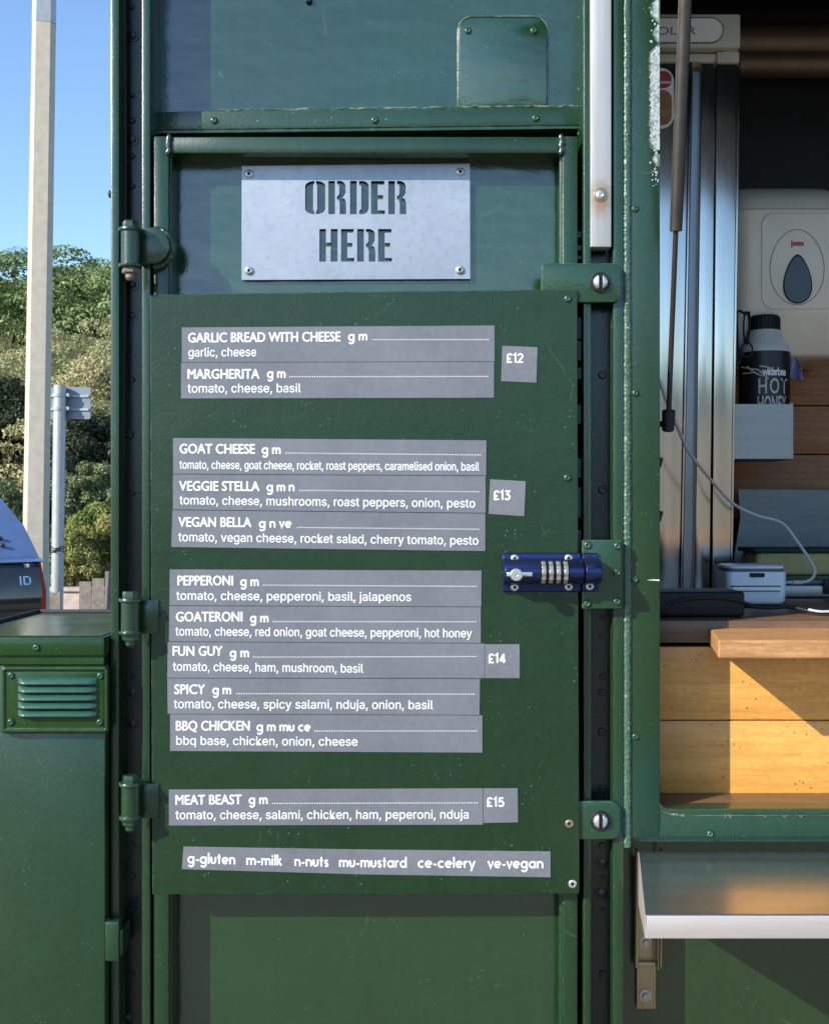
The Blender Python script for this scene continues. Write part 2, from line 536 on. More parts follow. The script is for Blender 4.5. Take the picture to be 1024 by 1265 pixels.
G = (0.0085, 0.035, 0.0115)
M = dict(
    green=paint('green enamel', G, rough=0.26, spec=0.8),
    green_panel=paint('green enamel on sheet', (0.0085, 0.038, 0.0105), rough=0.17, wave=0.10, wear=0.3, spec=1.0, ior=1.58, coat=0.15, rvar=0.10),
    green_board=paint('green enamel on board', (0.0058, 0.026, 0.0072), rough=0.34, wave=0.05, wear=0.9, specks=0.7, peel=0.5, spec=0.55),
    green_low=paint('glossy green lower panel', (0.0115, 0.036, 0.0085), rough=0.2, wave=0.07, wear=0.5, spec=1.0, ior=1.55, rvar=0.10),
    green_skytint=paint('sky-tinted teal enamel', (0.024, 0.085, 0.055), rough=0.22, spec=0.9),  # lighter teal: sky reflection on the louvres painted into the base colour
    green_wash=paint('glossy green enamel', (0.0125, 0.045, 0.0085), rough=0.22, wave=0.09, wear=0.5, spec=0.5, rvar=0.10),
    green_worn=paint('worn green enamel', (0.011, 0.044, 0.018), rough=0.26, wear=1.0, specks=1.0, peel=0.5, wearcol=(0.30, 0.42, 0.33), spec=0.8),
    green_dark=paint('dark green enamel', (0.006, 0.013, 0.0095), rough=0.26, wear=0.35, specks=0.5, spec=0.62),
    weld=paint('painted weld', (0.045, 0.10, 0.06), rough=0.24, wear=1.0, specks=1.0, peel=1.0, wearcol=(0.62, 0.68, 0.56), radius=0.003, streak=0.5),
    bolt=paint('painted bolt', (0.003, 0.006, 0.005), rough=0.26, wear=0.8, wearcol=(0.16, 0.22, 0.18), radius=0.0008, specks=0.2),
    screw=paint('painted screw', (0.014, 0.060, 0.028), rough=0.3, wear=1.0, wearcol=(0.42, 0.5, 0.42), radius=0.0008),
    bare=metal('chipped bare metal', (0.56, 0.58, 0.58), 0.55, bs=0.9, stain=(0.14, 0.22, 0.18), amount=0.95, metallic=0.2, sscale=230, s0=0.44, s1=0.60),
    galv=metal('galvanised plate', (0.40, 0.44, 0.49), 0.46, bs=0.25, stain=(0.28, 0.32, 0.38), amount=0.6, metallic=0.55, sscale=110),
    galvbar=metal('zinc bar', halo=(PX(741.5, .018), .018, PZ(246, .018) * .62), col=(0.62, 0.61, 0.59), rough=0.5, brush=(3, 3, 0.2), bs=0.2, stain=(0.40, 0.38, 0.37), amount=0.5, metallic=0.62),
    zinc=metal('zinc screw', (0.72, 0.72, 0.70), 0.35, bs=0.1, metallic=0.8),
    steel=metal('brushed steel', (0.72, 0.67, 0.58), 0.17, brush=(20, 20, 0.4), bs=0.06),
    steel_dark=metal('grey steel recess', (0.26, 0.26, 0.29), 0.30, brush=(20, 20, 0.4), bs=0.1),
    shelf=metal('shelf steel', (0.58, 0.585, 0.60), 0.24, brush=(1.5, 14, 14), bs=0.05, stain=(0.50, 0.50, 0.52), amount=0.5, metallic=0.95),
    lip=metal('shelf lip steel', (0.60, 0.54, 0.51), 0.40, brush=(0.5, 10, 10), bs=0.2, stain=(0.46, 0.41, 0.38), amount=0.5, metallic=0.45),
    sheet=metal('dull steel sheet', (0.34, 0.33, 0.31), 0.42, brush=(0.6, 8, 10), bs=0.2, stain=(0.34, 0.35, 0.36), amount=0.7),
    splash=metal('blue grey steel sheet', (0.17, 0.185, 0.19), 0.45, brush=(0.6, 8, 10), bs=0.2, stain=(0.12, 0.135, 0.145), amount=0.7),
    bracket=metal('tarnished bracket', (0.50, 0.39, 0.25), 0.34, metallic=0.8, bs=0.25, stain=(0.30, 0.22, 0.14), amount=0.7),
    primer=plain('grey green primer', (0.10, 0.15, 0.12), 0.6, var=0.5, scale=160),
    pipe=metal('dull brown pipe', (0.22, 0.165, 0.115), 0.5, metallic=0.7),
    rusty=metal('rusty nut', (0.22, 0.18, 0.15), 0.6, bs=0.5, stain=(0.14, 0.09, 0.06), amount=0.7, metallic=0.4),
    strutm=plain('grey strut paint', (0.050, 0.043, 0.036), 0.42, var=0.25, scale=60, metallic=0.3),
    strutrod=plain('brown strut rod', (0.035, 0.025, 0.02), 0.35, metallic=0.3),
    black=plain('black plastic', (0.010, 0.010, 0.012), 0.5, spec=0.3),
    rubber=plain('black rubber', (0.008, 0.009, 0.010), 0.6),
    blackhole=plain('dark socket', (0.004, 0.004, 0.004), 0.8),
    label=vinyl(),
    white=plain('white vinyl lettering', (0.80, 0.80, 0.82), 0.5, var=0.02),
    blue=metal('blue anodised', (0.030, 0.045, 0.135), 0.27, bs=0.05, metallic=0.75, radius=0.001),
    brass=metal('number wheel', (0.58, 0.54, 0.45), 0.34, bs=0.2, metallic=0.8),
    pine=wood('varnished pine', (0.84, 0.43, 0.100), (0.66, 0.285, 0.055), knots=0.95, rough=0.42, dirt=0.35, coat=0.1, band=0.18),
    bar=wood('bare hardwood bar', (0.60, 0.33, 0.135), (0.42, 0.185, 0.065), rough=0.55, ringscale=2.0, dirt=0.2, seed=3.1),
    counter=wood('dark stained counter', (0.20, 0.11, 0.055), (0.10, 0.055, 0.03), rough=0.35, dirt=0.5, seed=1.7),
    backwood=wood('brown boards', (0.50, 0.205, 0.06), (0.29, 0.11, 0.03), rough=0.5, dirt=0.5, seed=5.2, ringscale=1.4),
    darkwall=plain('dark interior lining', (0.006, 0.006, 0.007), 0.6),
    cream=plain('cream plastic', (0.84, 0.74, 0.58), 0.28, var=0.05, scale=8),
    creamhead=plain('beige enamel', (0.52, 0.47, 0.37), 0.4, var=0.05),
    creampale=plain('pale label plate', (0.86, 0.76, 0.66), 0.4, var=0.03),
    smoke=plain('smoked window', (0.035, 0.04, 0.045), 0.12, var=0.1),
    grey=plain('grey line', (0.12, 0.12, 0.11), 0.4),
    red=plain('red print', (0.42, 0.02, 0.025), 0.5),
    bluep=plain('blue print', (0.06, 0.14, 0.32), 0.5),
    bottle=plain('frosted white bottle', (0.60, 0.60, 0.57), 0.35, var=0.1),
    blacklabel=plain('black label', (0.012, 0.012, 0.013), 0.4),
    silverink=plain('pale label print', (0.55, 0.55, 0.52), 0.4, var=0.05),
    lilac=plain('lilac cloth', (0.22, 0.22, 0.42), 0.9, bumps=0.3),
    reader=plain('white reader plastic', (0.70, 0.74, 0.80), 0.32, var=0.02),
    readergrey=plain('grey reader rim', (0.10, 0.11, 0.13), 0.4),
    cable=plain('white cable', (0.52, 0.51, 0.54), 0.45, var=0.03),
    sponge=plain('yellow sponge', (0.42, 0.36, 0.16), 0.95, bumps=0.6, scale=60),
    spongetop=plain('green scourer', (0.018, 0.055, 0.04), 0.95, bumps=0.6, scale=80),
    concrete=plain('pale concrete', (0.52, 0.46, 0.36), 0.85, var=0.10, scale=14, bumps=0.3),
    zincpost=plain('grey galvanised post', (0.40, 0.42, 0.42), 0.5, var=0.1, scale=20, metallic=0.35),
    signback=plain('grey sign back', (0.22, 0.26, 0.30), 0.5, var=0.08, metallic=0.2),
    tarmac=plain('gravelly car park', (0.20, 0.172, 0.125), 0.9, var=0.25, scale=40, bumps=0.5),
    soil=plain('shade-darkened scrubby soil', (0.022, 0.024, 0.014), 0.95, var=0.3, scale=1.5),  # darkened so the shade in gaps between the trees sits in the colour
    far=plain('far wooded slope', (0.034, 0.060, 0.046), 0.95, var=0.4, scale=0.06),
    plank=plain('weathered grey plank', (0.25, 0.215, 0.18), 0.85, var=0.25, scale=22, bumps=0.4),
    stonewall=plain('pale pink rendered wall', (0.55, 0.44, 0.38), 0.9, var=0.25, scale=7, bumps=0.4),
    bark=plain('grey brown bark', (0.09, 0.07, 0.05), 0.9, var=0.3, scale=12, bumps=0.5),
    pineleaf=foliage('pine needles', (0.06, 0.095, 0.034), (0.40, 0.48, 0.18), (0.13, 0.20, 0.06), 0.55),
    scrubleaf=foliage('olive scrub leaves', (0.24, 0.22, 0.09), (0.70, 0.62, 0.34), (0.27, 0.29, 0.12), 0.7),
    darkleaf=foliage('dark evergreen leaves', (0.016, 0.032, 0.014), (0.075, 0.095, 0.038), (0.03, 0.05, 0.02), 1.5),
    goldleaf=foliage('golden green leaves', (0.26, 0.24, 0.06), (0.46, 0.40, 0.15), (0.20, 0.26, 0.06), 1.6),
    paleleaf=foliage('pale tipped leaves', (0.08, 0.12, 0.04), (0.55, 0.55, 0.30), (0.14, 0.18, 0.065), 2.4),
    carpaint=metal('blue grey car paint', (0.17, 0.26, 0.45), 0.20, metallic=0.5, radius=0.004),
    carglass=plain('dark car glass', (0.012, 0.018, 0.03), 0.04, spec=0.9),
    chrome=metal('chrome badge', (0.8, 0.8, 0.8), 0.12),
    cardark=metal('dark car panel', (0.10, 0.095, 0.09), 0.06, metallic=0.85, radius=0.004),
    tail=plain('red tail light', (0.40, 0.012, 0.012), 0.15, spec=0.7),
    tyre=plain('tyre', (0.02, 0.02, 0.02), 0.8),
)

# ------------------------------------------------------------------ setting: ground and hills
ground = MB().add([(-400, -400, 0), (400, -400, 0), (400, 400, 0), (-400, 400, 0)], [(0, 1, 2, 3)]).build('ground', M['tarmac'])
ground['kind'] = 'structure'


def hill_z(x, y):
    d = max(0.0, y - 13.5)
    z = 0.132 * d * (1 - math.exp(-d / 9.0))
    if y > 88:
        z -= 0.004 * (y - 88) ** 2
    z += 0.30 * (x + 25) * min(1, d / 40) + 0.7 * math.sin(x * 0.19 + y * 0.11) * min(1, d / 25)
    return z


b = MB()
nx, ny = 46, 60
vs_ = []
for j in range(ny + 1):
    for i in range(nx + 1):
        x = -85 + 95 * i / nx; y = 13.6 + 100 * j / ny
        vs_.append((x, y, max(hill_z(x, y), -0.3 if y < 100 else -2) - 0.05))
fs_ = [(j * (nx + 1) + i, j * (nx + 1) + i + 1, (j + 1) * (nx + 1) + i + 1, (j + 1) * (nx + 1) + i) for j in range(ny) for i in range(nx)]
hill = b.add(vs_, fs_).build('hillside', M['soil'], angle=180)
hill['kind'] = 'structure'
# low wooded hills across the road, behind the photographer: only ever seen mirrored in paint and steel
b = MB()
vs_, fs_ = [], []
for i in range(81):
    x = -300 + 7.5 * i
    y = -120 - 30 * math.cos(i * 0.13)
    h = 17.0 + 4.0 * math.sin(i * 0.31) + 2.0 * math.sin(i * 0.83 + 1) + 1.0 * math.sin(i * 2.3)
    vs_ += [(x, y, -0.5), (x, y - 25, h * 0.7), (x, y - 60, h), (x, y - 140, -0.5)]
for i in range(80):
    for k in range(3):
        fs_.append((i * 4 + k, i * 4 + k + 1, i * 4 + k + 5, i * 4 + k + 4))
far = b.add(vs_, fs_).build('far_hills', M['far'], angle=180)
far['kind'] = 'structure'

# ------------------------------------------------------------------ vegetation
RN = np.random.default_rng(11)


def leaf_arrays(blobs, n, size, shell=0.65, aspect=0.6, pad=False):
    """n leaf faces spread over a list of (centre, radius) blobs"""
    c = np.array([q[0] for q in blobs], float); r = np.array([q[1] for q in blobs], float)
    w = r ** 2 / (r ** 2).sum()
    k = RN.choice(len(blobs), n, p=w)
    d = RN.normal(size=(n, 3)); d /= np.linalg.norm(d, axis=1)[:, None]
    rad = r[k] * (shell + (1.12 - shell) * RN.random(n) ** 0.7)
    sq = np.array([1, 1, 0.7 if pad else 0.8])
    if pad:                      # flat-bottomed foliage pads: open and dark underneath
        flip = (d[:, 2] < -0.1) & (RN.random(n) < 0.62)
        d[flip, 2] *= -1
    p = c[k] + d * rad[:, None] * sq
    nrm = d + RN.normal(size=(n, 3)) * 0.5
    nrm /= np.linalg.norm(nrm, axis=1)[:, None]
    t = np.cross(nrm, RN.normal(size=(n, 3))); t /= np.linalg.norm(t, axis=1)[:, None]
    s = np.cross(nrm, t)
    sz = size * (0.6 + 0.8 * RN.random(n))[:, None]
    quad = np.stack([p - t * sz, p + s * sz * aspect * 0.6 + nrm * sz * 0.15, p + t * sz, p - s * sz * aspect * 0.6 + nrm * sz * 0.15], 1)
    return quad.reshape(-1, 3)


def leaf_object(name, verts, material, parent=None, origin=(0, 0, 0)):
    o = np.array(origin, float)
    n = len(verts) // 4
    me = bpy.data.meshes.new(name)
    me.vertices.add(n * 4); me.vertices.foreach_set('co', (verts - o).astype('f').ravel())
    me.loops.add(n * 4); me.loops.foreach_set('vertex_index', np.arange(n * 4, dtype='i'))
    me.polygons.add(n); me.polygons.foreach_set('loop_start', np.arange(0, n * 4, 4, dtype='i'))
    me.update(calc_edges=True); me.validate()
    me.materials.append(material)
    ob = bpy.data.objects.new(name, me)
    COL.objects.link(ob)
    ob.location = origin
    attach(ob, parent)
    return ob


def crown(cx, cy, z0, w, h, nb, rb):
    out = []
    for _ in range(nb):
        a = R.uniform(0, 2 * math.pi); q = math.sqrt(R.random())
        z = R.random()
        env = math.sin(math.pi * min(1, 0.18 + 0.80 * z)) ** 0.6
        out.append(((cx + w * q * env * math.cos(a), cy + w * q * env * math.sin(a), z0 + h * z), rb * R.uniform(0.65, 1.25)))
    return out


# pine wood on the top of the hill: a far-off mass, one object
arrs = []
trunks = MB()
for row in range(15):
    y = 35.5 + row * 4.1
    n = 11
    for i in range(n):
        yy = y + R.uniform(-1.4, 1.4)
        x = (yy + D) * (-0.47 + 0.30 * (i + R.uniform(-0.35, 0.35)) / n)
        z = hill_z(x, yy)
        h = R.uniform(3.0, 4.6)
        arrs.append(leaf_arrays(crown(x, yy, z + h * 0.30, R.uniform(1.2, 1.9), h * 0.66, 11, 0.72), 4800, 0.060, 0.78, 1.0, True))
        trunks.tube([(x, yy, z - 0.3), (x + R.uniform(-.2, .2), yy, z + h * 0.3), (x + R.uniform(-.3, .3), yy, z + h * 0.55)], 0.10, 5)
pw = leaf_object('pine_wood', np.concatenate(arrs), M['pineleaf'])
tag(pw, 'dense dark green pine wood covering the top of the hill', 'wood', kind='stuff')
tb = trunks.build('trunks', M['bark'], pw)
tb['kind'] = 'stuff'
# olive scrub lower down: also a mass
arrs = []
for row in range(6):
    y = 20 + row * 2.2
    for i in range(12):
        yy = y + R.uniform(-1, 1)
        x = (yy + D) * (-0.50 + 0.34 * (i + R.uniform(-0.4, 0.4)) / 12)
        z = hill_z(x, yy)
        arrs.append(leaf_arrays(crown(x, yy, z + 0.1, R.uniform(0.9, 1.4), R.uniform(1.3, 2.3), 13, 0.40), 4200, 0.036, 0.72, 0.9, True))
sw = leaf_object('hillside_scrub', np.concatenate(arrs), M['scrubleaf'])
tag(sw, 'olive green scrub covering the lower slope below the pines', 'scrub', kind='stuff')


def bush(name, px, py_top, y, w, h, leafm, label, cat='bush', nb=16, rb=0.3, n=3600, size=0.05, z0=None):
    n, size, nb, rb = int(n * 4.2), size * 0.54, int(nb * 1.7), rb * 0.74
    x = PX(px, y)
    zt = PZ(py_top, y)
    zb = max(0.0, hill_z(x, y)) if z0 is None else z0
    hh = max(h, zt - zb)
    t = thing(name, (x, y, zb), label, cat)
    bl = crown(x, y, zt - h + rb * 0.6, w, h - rb * 1.2, nb, rb)
    leaf_object('foliage', leaf_arrays(bl, n, size, 0.35, 0.8), leafm, t)
    s = MB()
    for q in range(5):
        c, r = bl[q]
        s.tube([(x + R.uniform(-.08, .08), y, zb - 0.1), ((x + c[0]) / 2, (y + c[1]) / 2, (zb + c[2]) / 2), c], 0.03, 5, [0.05, 0.035, 0.015])
    s.build('stem', M['bark'], t)
    return t


bush('dark_tree', 8, 462, 19.5, 0.75, 2.6, M['darkleaf'], 'dark evergreen tree at the left edge behind the concrete post', 'tree', 20, 0.42, 6500, 0.07)
bush('dark_tree', 108, 508, 18.0, 0.55, 1.6, M['darkleaf'], 'dark evergreen tree just below the grey sign', 'tree', 18, 0.34, 6500, 0.06)
bush('dark_tree', 80, 560, 16.8, 0.5, 1.9, M['darkleaf'], 'short dark evergreen hidden behind the grey sign post', 'tree', 18, 0.30, 5500, 0.055)
bush('flowering_bush', 110, 566, 14.4, 0.42, 0.95, M['paleleaf'], 'leafy bush with pale cream tips right of the sign post', 'bush', 18, 0.20, 4200, 0.045)
bush('golden_bush', 112, 622, 13.1, 0.52, 1.15, M['goldleaf'], 'golden green bush above the plank fence', 'bush', 22, 0.20, 6200, 0.042)
bush('golden_bush', 20, 590, 14.0, 0.5, 1.4, M['paleleaf'], 'pale green bush behind the parked car', 'bush', 18, 0.24, 4200, 0.045)
bush('green_shrub', 92, 668, 12.7, 0.40, 0.85, M['goldleaf'], 'low bright green shrub beside the sign post and above the pale wall', 'bush', 16, 0.16, 4200, 0.036)
bush('olive_tree', 130, 446, 21.5, 0.62, 2.6, M['scrubleaf'], 'tall olive green bush against the van corner right of the grey sign', 'bush', 20, 0.36, 5200, 0.07)

# ------------------------------------------------------------------ posts, sign, fence, wall
y = 9.6
b0 = P(45, 650, y); t0 = P(55.5, 0, y)
t = thing('concrete_post', (b0.x - 0.02, y, 0), 'tall tapered pale concrete lamp post leaning slightly right', 'post')
dirv = (t0 - b0) / (t0.z - b0.z)


def post_ring(z, w, rot=math.radians(14)):
    c = b0 + dirv * (z - b0.z)
    r = []
    for (sx, sy) in ((-1, -.62), (-.62, -1), (.62, -1), (1, -.62), (1, .62), (.62, 1), (-.62, 1), (-1, .62)):
        xx, yy = sx * w / 2, sy * w / 2
        r.append(Vector((c.x + xx * math.cos(rot) - yy * math.sin(rot), c.y + xx * math.sin(rot) + yy * math.cos(rot), z)))
    return r


zc = PZ(32, y)
MB().loft([post_ring(0, 0.285), post_ring(b0.z, 0.232), post_ring(zc, 0.212)]).build('shaft', M['concrete'], t, angle=20)
MB().loft([post_ring(zc + .002, 0.216), post_ring(zc + 1.6, 0.190)]).build('sleeve', M['zincpost'], t, angle=20)

y = 10.9
t = thing('road_sign', (PX(73, y), y, 0), 'small grey road sign seen from behind on a thin steel post', 'sign')
b = MB()
b.cyl((PX(70.5, y), y, 0), (PX(74.5, y), y, PZ(476, y)), 0.066, 14)
b.build('post', M['zincpost'], t)
MB().prism(rrect(PX(40, y), PX(109.5, y), PZ(517, y), PZ(477, y), 0.025), y + 0.085, y + 0.10).build('sign_plate', M['signback'], t)
for py in (488.5, 505):
    z = PZ(py, y)
    b = MB()
    b.box(PX(42, y), PX(107.5, y), y + 0.07, y + 0.0845, z - 0.012, z + 0.012)
    b.lathe([(0.075, -0.018), (0.075, 0.018)], (PX(73.6, y), y, z), (0, 0, 1), 14)
    b.box(PX(81, y), PX(86, y), y - 0.02, y + 0.07, z - 0.014, z + 0.022)
    b.build('clamp', M['zincpost'], t)
b = MB()
for q in range(3):
    zq = PZ(676 + q * 2.5, y)
    b.tube([(PX(71.6, y) + 0.072 * math.cos(a * 0.42), y + 0.072 * math.sin(a * 0.42), zq + 0.012 * math.sin(a + q)) for a in range(16)], 0.005, 5)
b.tube([(PX(66, y), y - 0.07, PZ(678, y)), (PX(72, y), y - 0.10, PZ(683, y)), (PX(78, y), y - 0.07, PZ(678, y))], 0.005, 5)
b.build('wire_tie', M['rubber'], t)


def plank_fence(xs, y, top0, top1, label):
    x0, x1 = PX(xs[0], y), PX(xs[1], y)
    t = thing('plank_fence', ((x0 + x1) / 2, y, 0), label, 'fence')
    n = max(2, int(round((x1 - x0) / 0.145)))
    b = MB()
    w = (x1 - x0) / n
    za, zb = PZ(top0, y), PZ(top1, y)
    for i in range(n):
        u = (i + 0.5) / n
        b.box(x0 + i * w + 0.004, x0 + (i + 1) * w - 0.004, y - 0.012 + R.uniform(-.004, .004), y + 0.012, 0, za + (zb - za) * u + R.uniform(-.02, .02), 0.002)
    b.build('plank_panel', M['plank'], t, smooth=False)
    MB().box(x0, x1, y + 0.017, y + 0.06, 0.12, 0.20, 0.004).build('rail', M['plank'], t)


plank_fence((98, 178), 10.2, 723, 690, 'weathered grey plank fence with rising top beside the van corner')
plank_fence((30, 76), 10.35, 738, 733, 'low weathered plank fence between the car and the pale wall')
y = 11.6
t = thing('garden_wall', (PX(60, y), y, 0), 'low pale pink rendered wall behind the fences', 'wall')
b = MB()
b.box(PX(-120, y), PX(200, y), y, y + 0.3, 0, PZ(731, y), 0.01)
b.build('wall_body', M['stonewall'], t)
MB().box(PX(-122, y), PX(202, y), y - 0.03, y + 0.33, PZ(731, y) + 0.001, PZ(727, y), 0.01).build('coping', M['stonewall'], t)

# ------------------------------------------------------------------ parked car, seen from behind its rear right corner
car = thing('parked_car', (-3.15, 8.0, 0), 'blue grey parked car showing its sloping tailgate and red tail light', 'car')


def crossring(x, wl, wb, zl, zb, n=10):
    pass


def car_build():
    """x forward, y left, z up, rear bumper at x = 0; placed by place()"""
    head = math.radians(126)
    org = Vector((-2.565, 6.55, 0))          # rear right corner on the ground
    fx = Vector((math.cos(head), math.sin(head), 0)); ly = Vector((-math.sin(head), math.cos(head), 0))

    def W(x, yy, z):
        return org + fx * x + ly * (yy + 0.9) + Vector((0, 0, z)) - ly * 0.0
    # lower body, stations along x
    st = [(0.02, .74, .42, .62), (0.05, .82, .34, .80), (0.10, .86, .30, .98), (0.30, .89, .24, 1.03), (0.9, .90, .22, 1.02), (1.8, .90, .22, 0.99),
          (2.8, .90, .22, .96), (3.5, .88, .24, .90), (4.05, .82, .28, .78), (4.25, .70, .36, .62)]
    rings = []
    for (x, w, z0, z1) in st:
        r = []
        for (u, v_) in ((-.90, 0), (-1, .12), (-1.0, .45), (-.985, .72), (-.93, .94), (-.86, 1), (0, 1.02), (.86, 1), (.93, .94), (.985, .72), (1.0, .45), (1, .12), (.90, 0), (0, -.01)):
            r.append(W(x, u * w, z0 + (z1 - z0) * v_))
        rings.append(r)
    MB().loft(rings).build('body', M['carpaint'], car, angle=50)
    # cabin: glass band and roof
    gl = [(0.16, .80, 1.005), (0.30, .745, 1.20), (0.52, .69, 1.37), (0.70, .655, 1.43)]
    b = MB()
    st2 = [(0.13, .80, 1.00, 1.00), (0.36, .78, 1.00, 1.22), (0.62, .77, 1.00, 1.42), (1.6, .77, .99, 1.47), (2.3, .77, .97, 1.42), (3.15, .77, .95, .97)]
    rings = []
    for (x, w, z0, z1) in st2:
        k = (z1 - z0) / .47
        wt = w - .17 * k
        rings.append([W(x, -w, z0), W(x, -(w * .5 + wt * .5), (z0 + z1) / 2 + .01), W(x, -wt, z1 - .035 * k), W(x, -wt * .82, z1), W(x, 0, z1 + .02 * k), W(x, wt * .82, z1), W(x, wt, z1 - .035 * k), W(x, (w * .5 + wt * .5), (z0 + z1) / 2 + .01), W(x, w, z0)])
    b.loft(rings).build('cabin_glass', M['carglass'], car, angle=40)
    # painted roof and rear pillars
    b = MB()
    rings = []
    for (x, w, z0, z1) in st2[2:5]:
        wt = w - .17 * (z1 - z0) / .47
        rings.append([W(x, -wt - .012, z1 - .05), W(x, -wt * .82, z1 + .012), W(x, 0, z1 + .033), W(x, wt * .82, z1 + .012), W(x, wt + .012, z1 - .05), W(x, 0, z1 - .03)])
    b.loft(rings)
    b.build('roof', M['carpaint'], car, angle=40)
    for s in (-1, 1):
        b = MB()
        b.loft([[W(.10, s * .81, 1.0), W(.14, s * .70, 1.02), W(.34, s * .74, 1.0), W(.34, s * .83, 1.0)],
                [W(.33, s * .755, 1.22), W(.37, s * .64, 1.235), W(.60, s * .69, 1.22), W(.60, s * .765, 1.22)],
                [W(.60, s * .655, 1.425), W(.64, s * .56, 1.44), W(.95, s * .62, 1.43), W(.95, s * .645, 1.43)]])
        b.build('pillar', M['carpaint'], car, angle=40)
        b = MB()
        b.loft([[W(.000, s * .850, .60), W(.03, s * .892, .60), W(.24, s * .912, .60), W(.24, s * .86, .60)],
                [W(-.012, s * .850, .80), W(.04, s * .896, .80), W(.26, s * .918, .80), W(.26, s * .86, .80)],
                [W(.04, s * .850, 1.0), W(.10, s * .878, 1.0), W(.28, s * .900, 1.0), W(.28, s * .85, 1.0)]])
        b.build('tail_light', M['tail'], car, angle=40)
    # painted hatch round the rear window, with two black rubber stops
    b = MB()
    b.loft([[W(.095, y_, 1.03), W(.30, y_ * .95, 1.25), W(.60, y_ * .86, 1.455), W(.66, y_ * .86, 1.44), W(.36, y_ * .95, 1.22), W(.16, y_, 1.01)] for y_ in (-.865, -.4, 0, .4, .865)])
    b.build('hatch', M['carpaint'], car, angle=40)
    for (xx, zz) in ((.155, 1.118), (.205, 1.165)):
        b = MB(); b.ball(W(xx, -.63, zz), .016, 1, 1, 1, 10); b.build('rubber_stop', M['rubber'], car)
    # spoiler lip under the rear window, tailgate skin with number recess
    b = MB()
    b.loft([[W(-.02, y_, 1.005), W(.05, y_, 1.03), W(.16, y_, 1.02), W(.10, y_, .985)] for y_ in (-.86, -.4, 0, .4, .86)])
    b.build('tailgate_lip', M['carpaint'], car, angle=40)
    b = MB()
    b.loft([[W(-.015, y_, .60), W(-.03, y_, .78), W(.025, y_, .965), W(.06, y_, .965), W(.06, y_, .60)] for y_ in (-.845, -.3, 0, .3, .845)])
    b.build('tailgate', M['cardark'], car, angle=40)
    # chrome letters on the tailgate's right side
    b = MB()
    f = lambda yy, z: W(-.030 + (z - .78) * .30, yy, z) - fx * 0.004
    bars = [(-.700, -.712, .845, .905)]                                   # an upright, then a D
    bars += [(-.725, -.737, .845, .905), (-.737, -.765, .895, .905), (-.737, -.765, .845, .855), (-.765, -.777, .855, .895)]
    for (a0, a1, c0, c1) in bars:
        b.add([f(a0, c0), f(a1, c0), f(a1, c1), f(a0, c1)], [(0, 1, 2, 3)])
    b.build('badge', M['chrome'], car, smooth=False)
    b = MB()
    b.loft([[W(-.07, y_, .34), W(-.075, y_, .52), W(-.01, y_, .60), W(.08, y_, .60), W(.08, y_, .34)] for y_ in (-.84, -.4, 0, .4, .84)])
    b.build('bumper', M['cardark'], car, angle=40)
    for (x, s) in ((.78, -1), (.78, 1), (3.4, -1), (3.4, 1)):
        c = W(x, s * .80, .31)
        b = MB(); b.lathe([(.20, -.10), (.30, -.10), (.315, -.06), (.315, .06), (.30, .10), (.20, .10)], c, ly, 28)
        wh = b.build('wheel', M['tyre'], car)
        b = MB(); b.lathe([(.05, -.112), (.19, -.103), (.20, .103), (.05, .112)], c, ly, 20)
        b.build('rim', M['chrome'], wh)


car_build()

# ------------------------------------------------------------------ THE VAN
VX0, VX1, VY1, VZ0, VZ1 = PX(137, 0.022), 2.05, 0.98, 0.36, 2.42
van = thing('catering_van', (0.8, 0.5, 0.0), 'dark green steel catering van with a hinged side door and serving hatch', 'van')

# shared small fixings
_dome = {}


def dome_mesh(name, r, h, kind, mat_):
    key = (name, r, kind, mat_.name)
    if key in _dome:
        return _dome[key]
    b = MB()
    if kind == 'hex':
        b.lathe([(r * 1.55, 0), (r * 1.55, h * .22), (r * 1.1, h * .24)], (0, 0, 0), (0, -1, 0), 20)
        b.lathe([(r, h * .2), (r, h * .85), (r * .85, h)], (0, 0, 0), (0, -1, 0), 6)
        b.lathe([(r * .45, h), (r * .45, h * 1.35), (r * .3, h * 1.4)], (0, 0, 0), (0, -1, 0), 12)
    elif kind == 'ring':       # countersunk socket screw
        b.lathe([(r, 0), (r, h * .5), (r * .8, h), (r * .42, h), (r * .40, h * .3)], (0, 0, 0), (0, -1, 0), 18)
    else:
        b.lathe([(r, 0), (r, h * .25), (r * .85, h * .7), (r * .5, h), (r * .40, h), (r * .36, h * .55)], (0, 0, 0), (0, -1, 0), 18)
    me = b.build(name, mat_).data
    o = bpy.data.objects[[q.name for q in COL.objects if q.data == me][0]]
    bpy.data.objects.remove(o)
    _dome[key] = me
    return me


def fix(name, px, py, y, r, parent, kind='dome', mat_='bolt', h=None):
    me = dome_mesh(name, r, h or r * 0.55, kind, M[mat_])
    o = bpy.data.objects.new(name, me)
    COL.objects.link(o)
    o.location = P(px, py, y)
    o.rotation_euler = (0, R.uniform(0, 6.28), 0)
    attach(o, parent)
    return o


YF = 0.022          # front of the post flanges
YD = 0.026          # front of the door frame
YP = 0.062          # door sheet
YH = 0.074          # header sheet

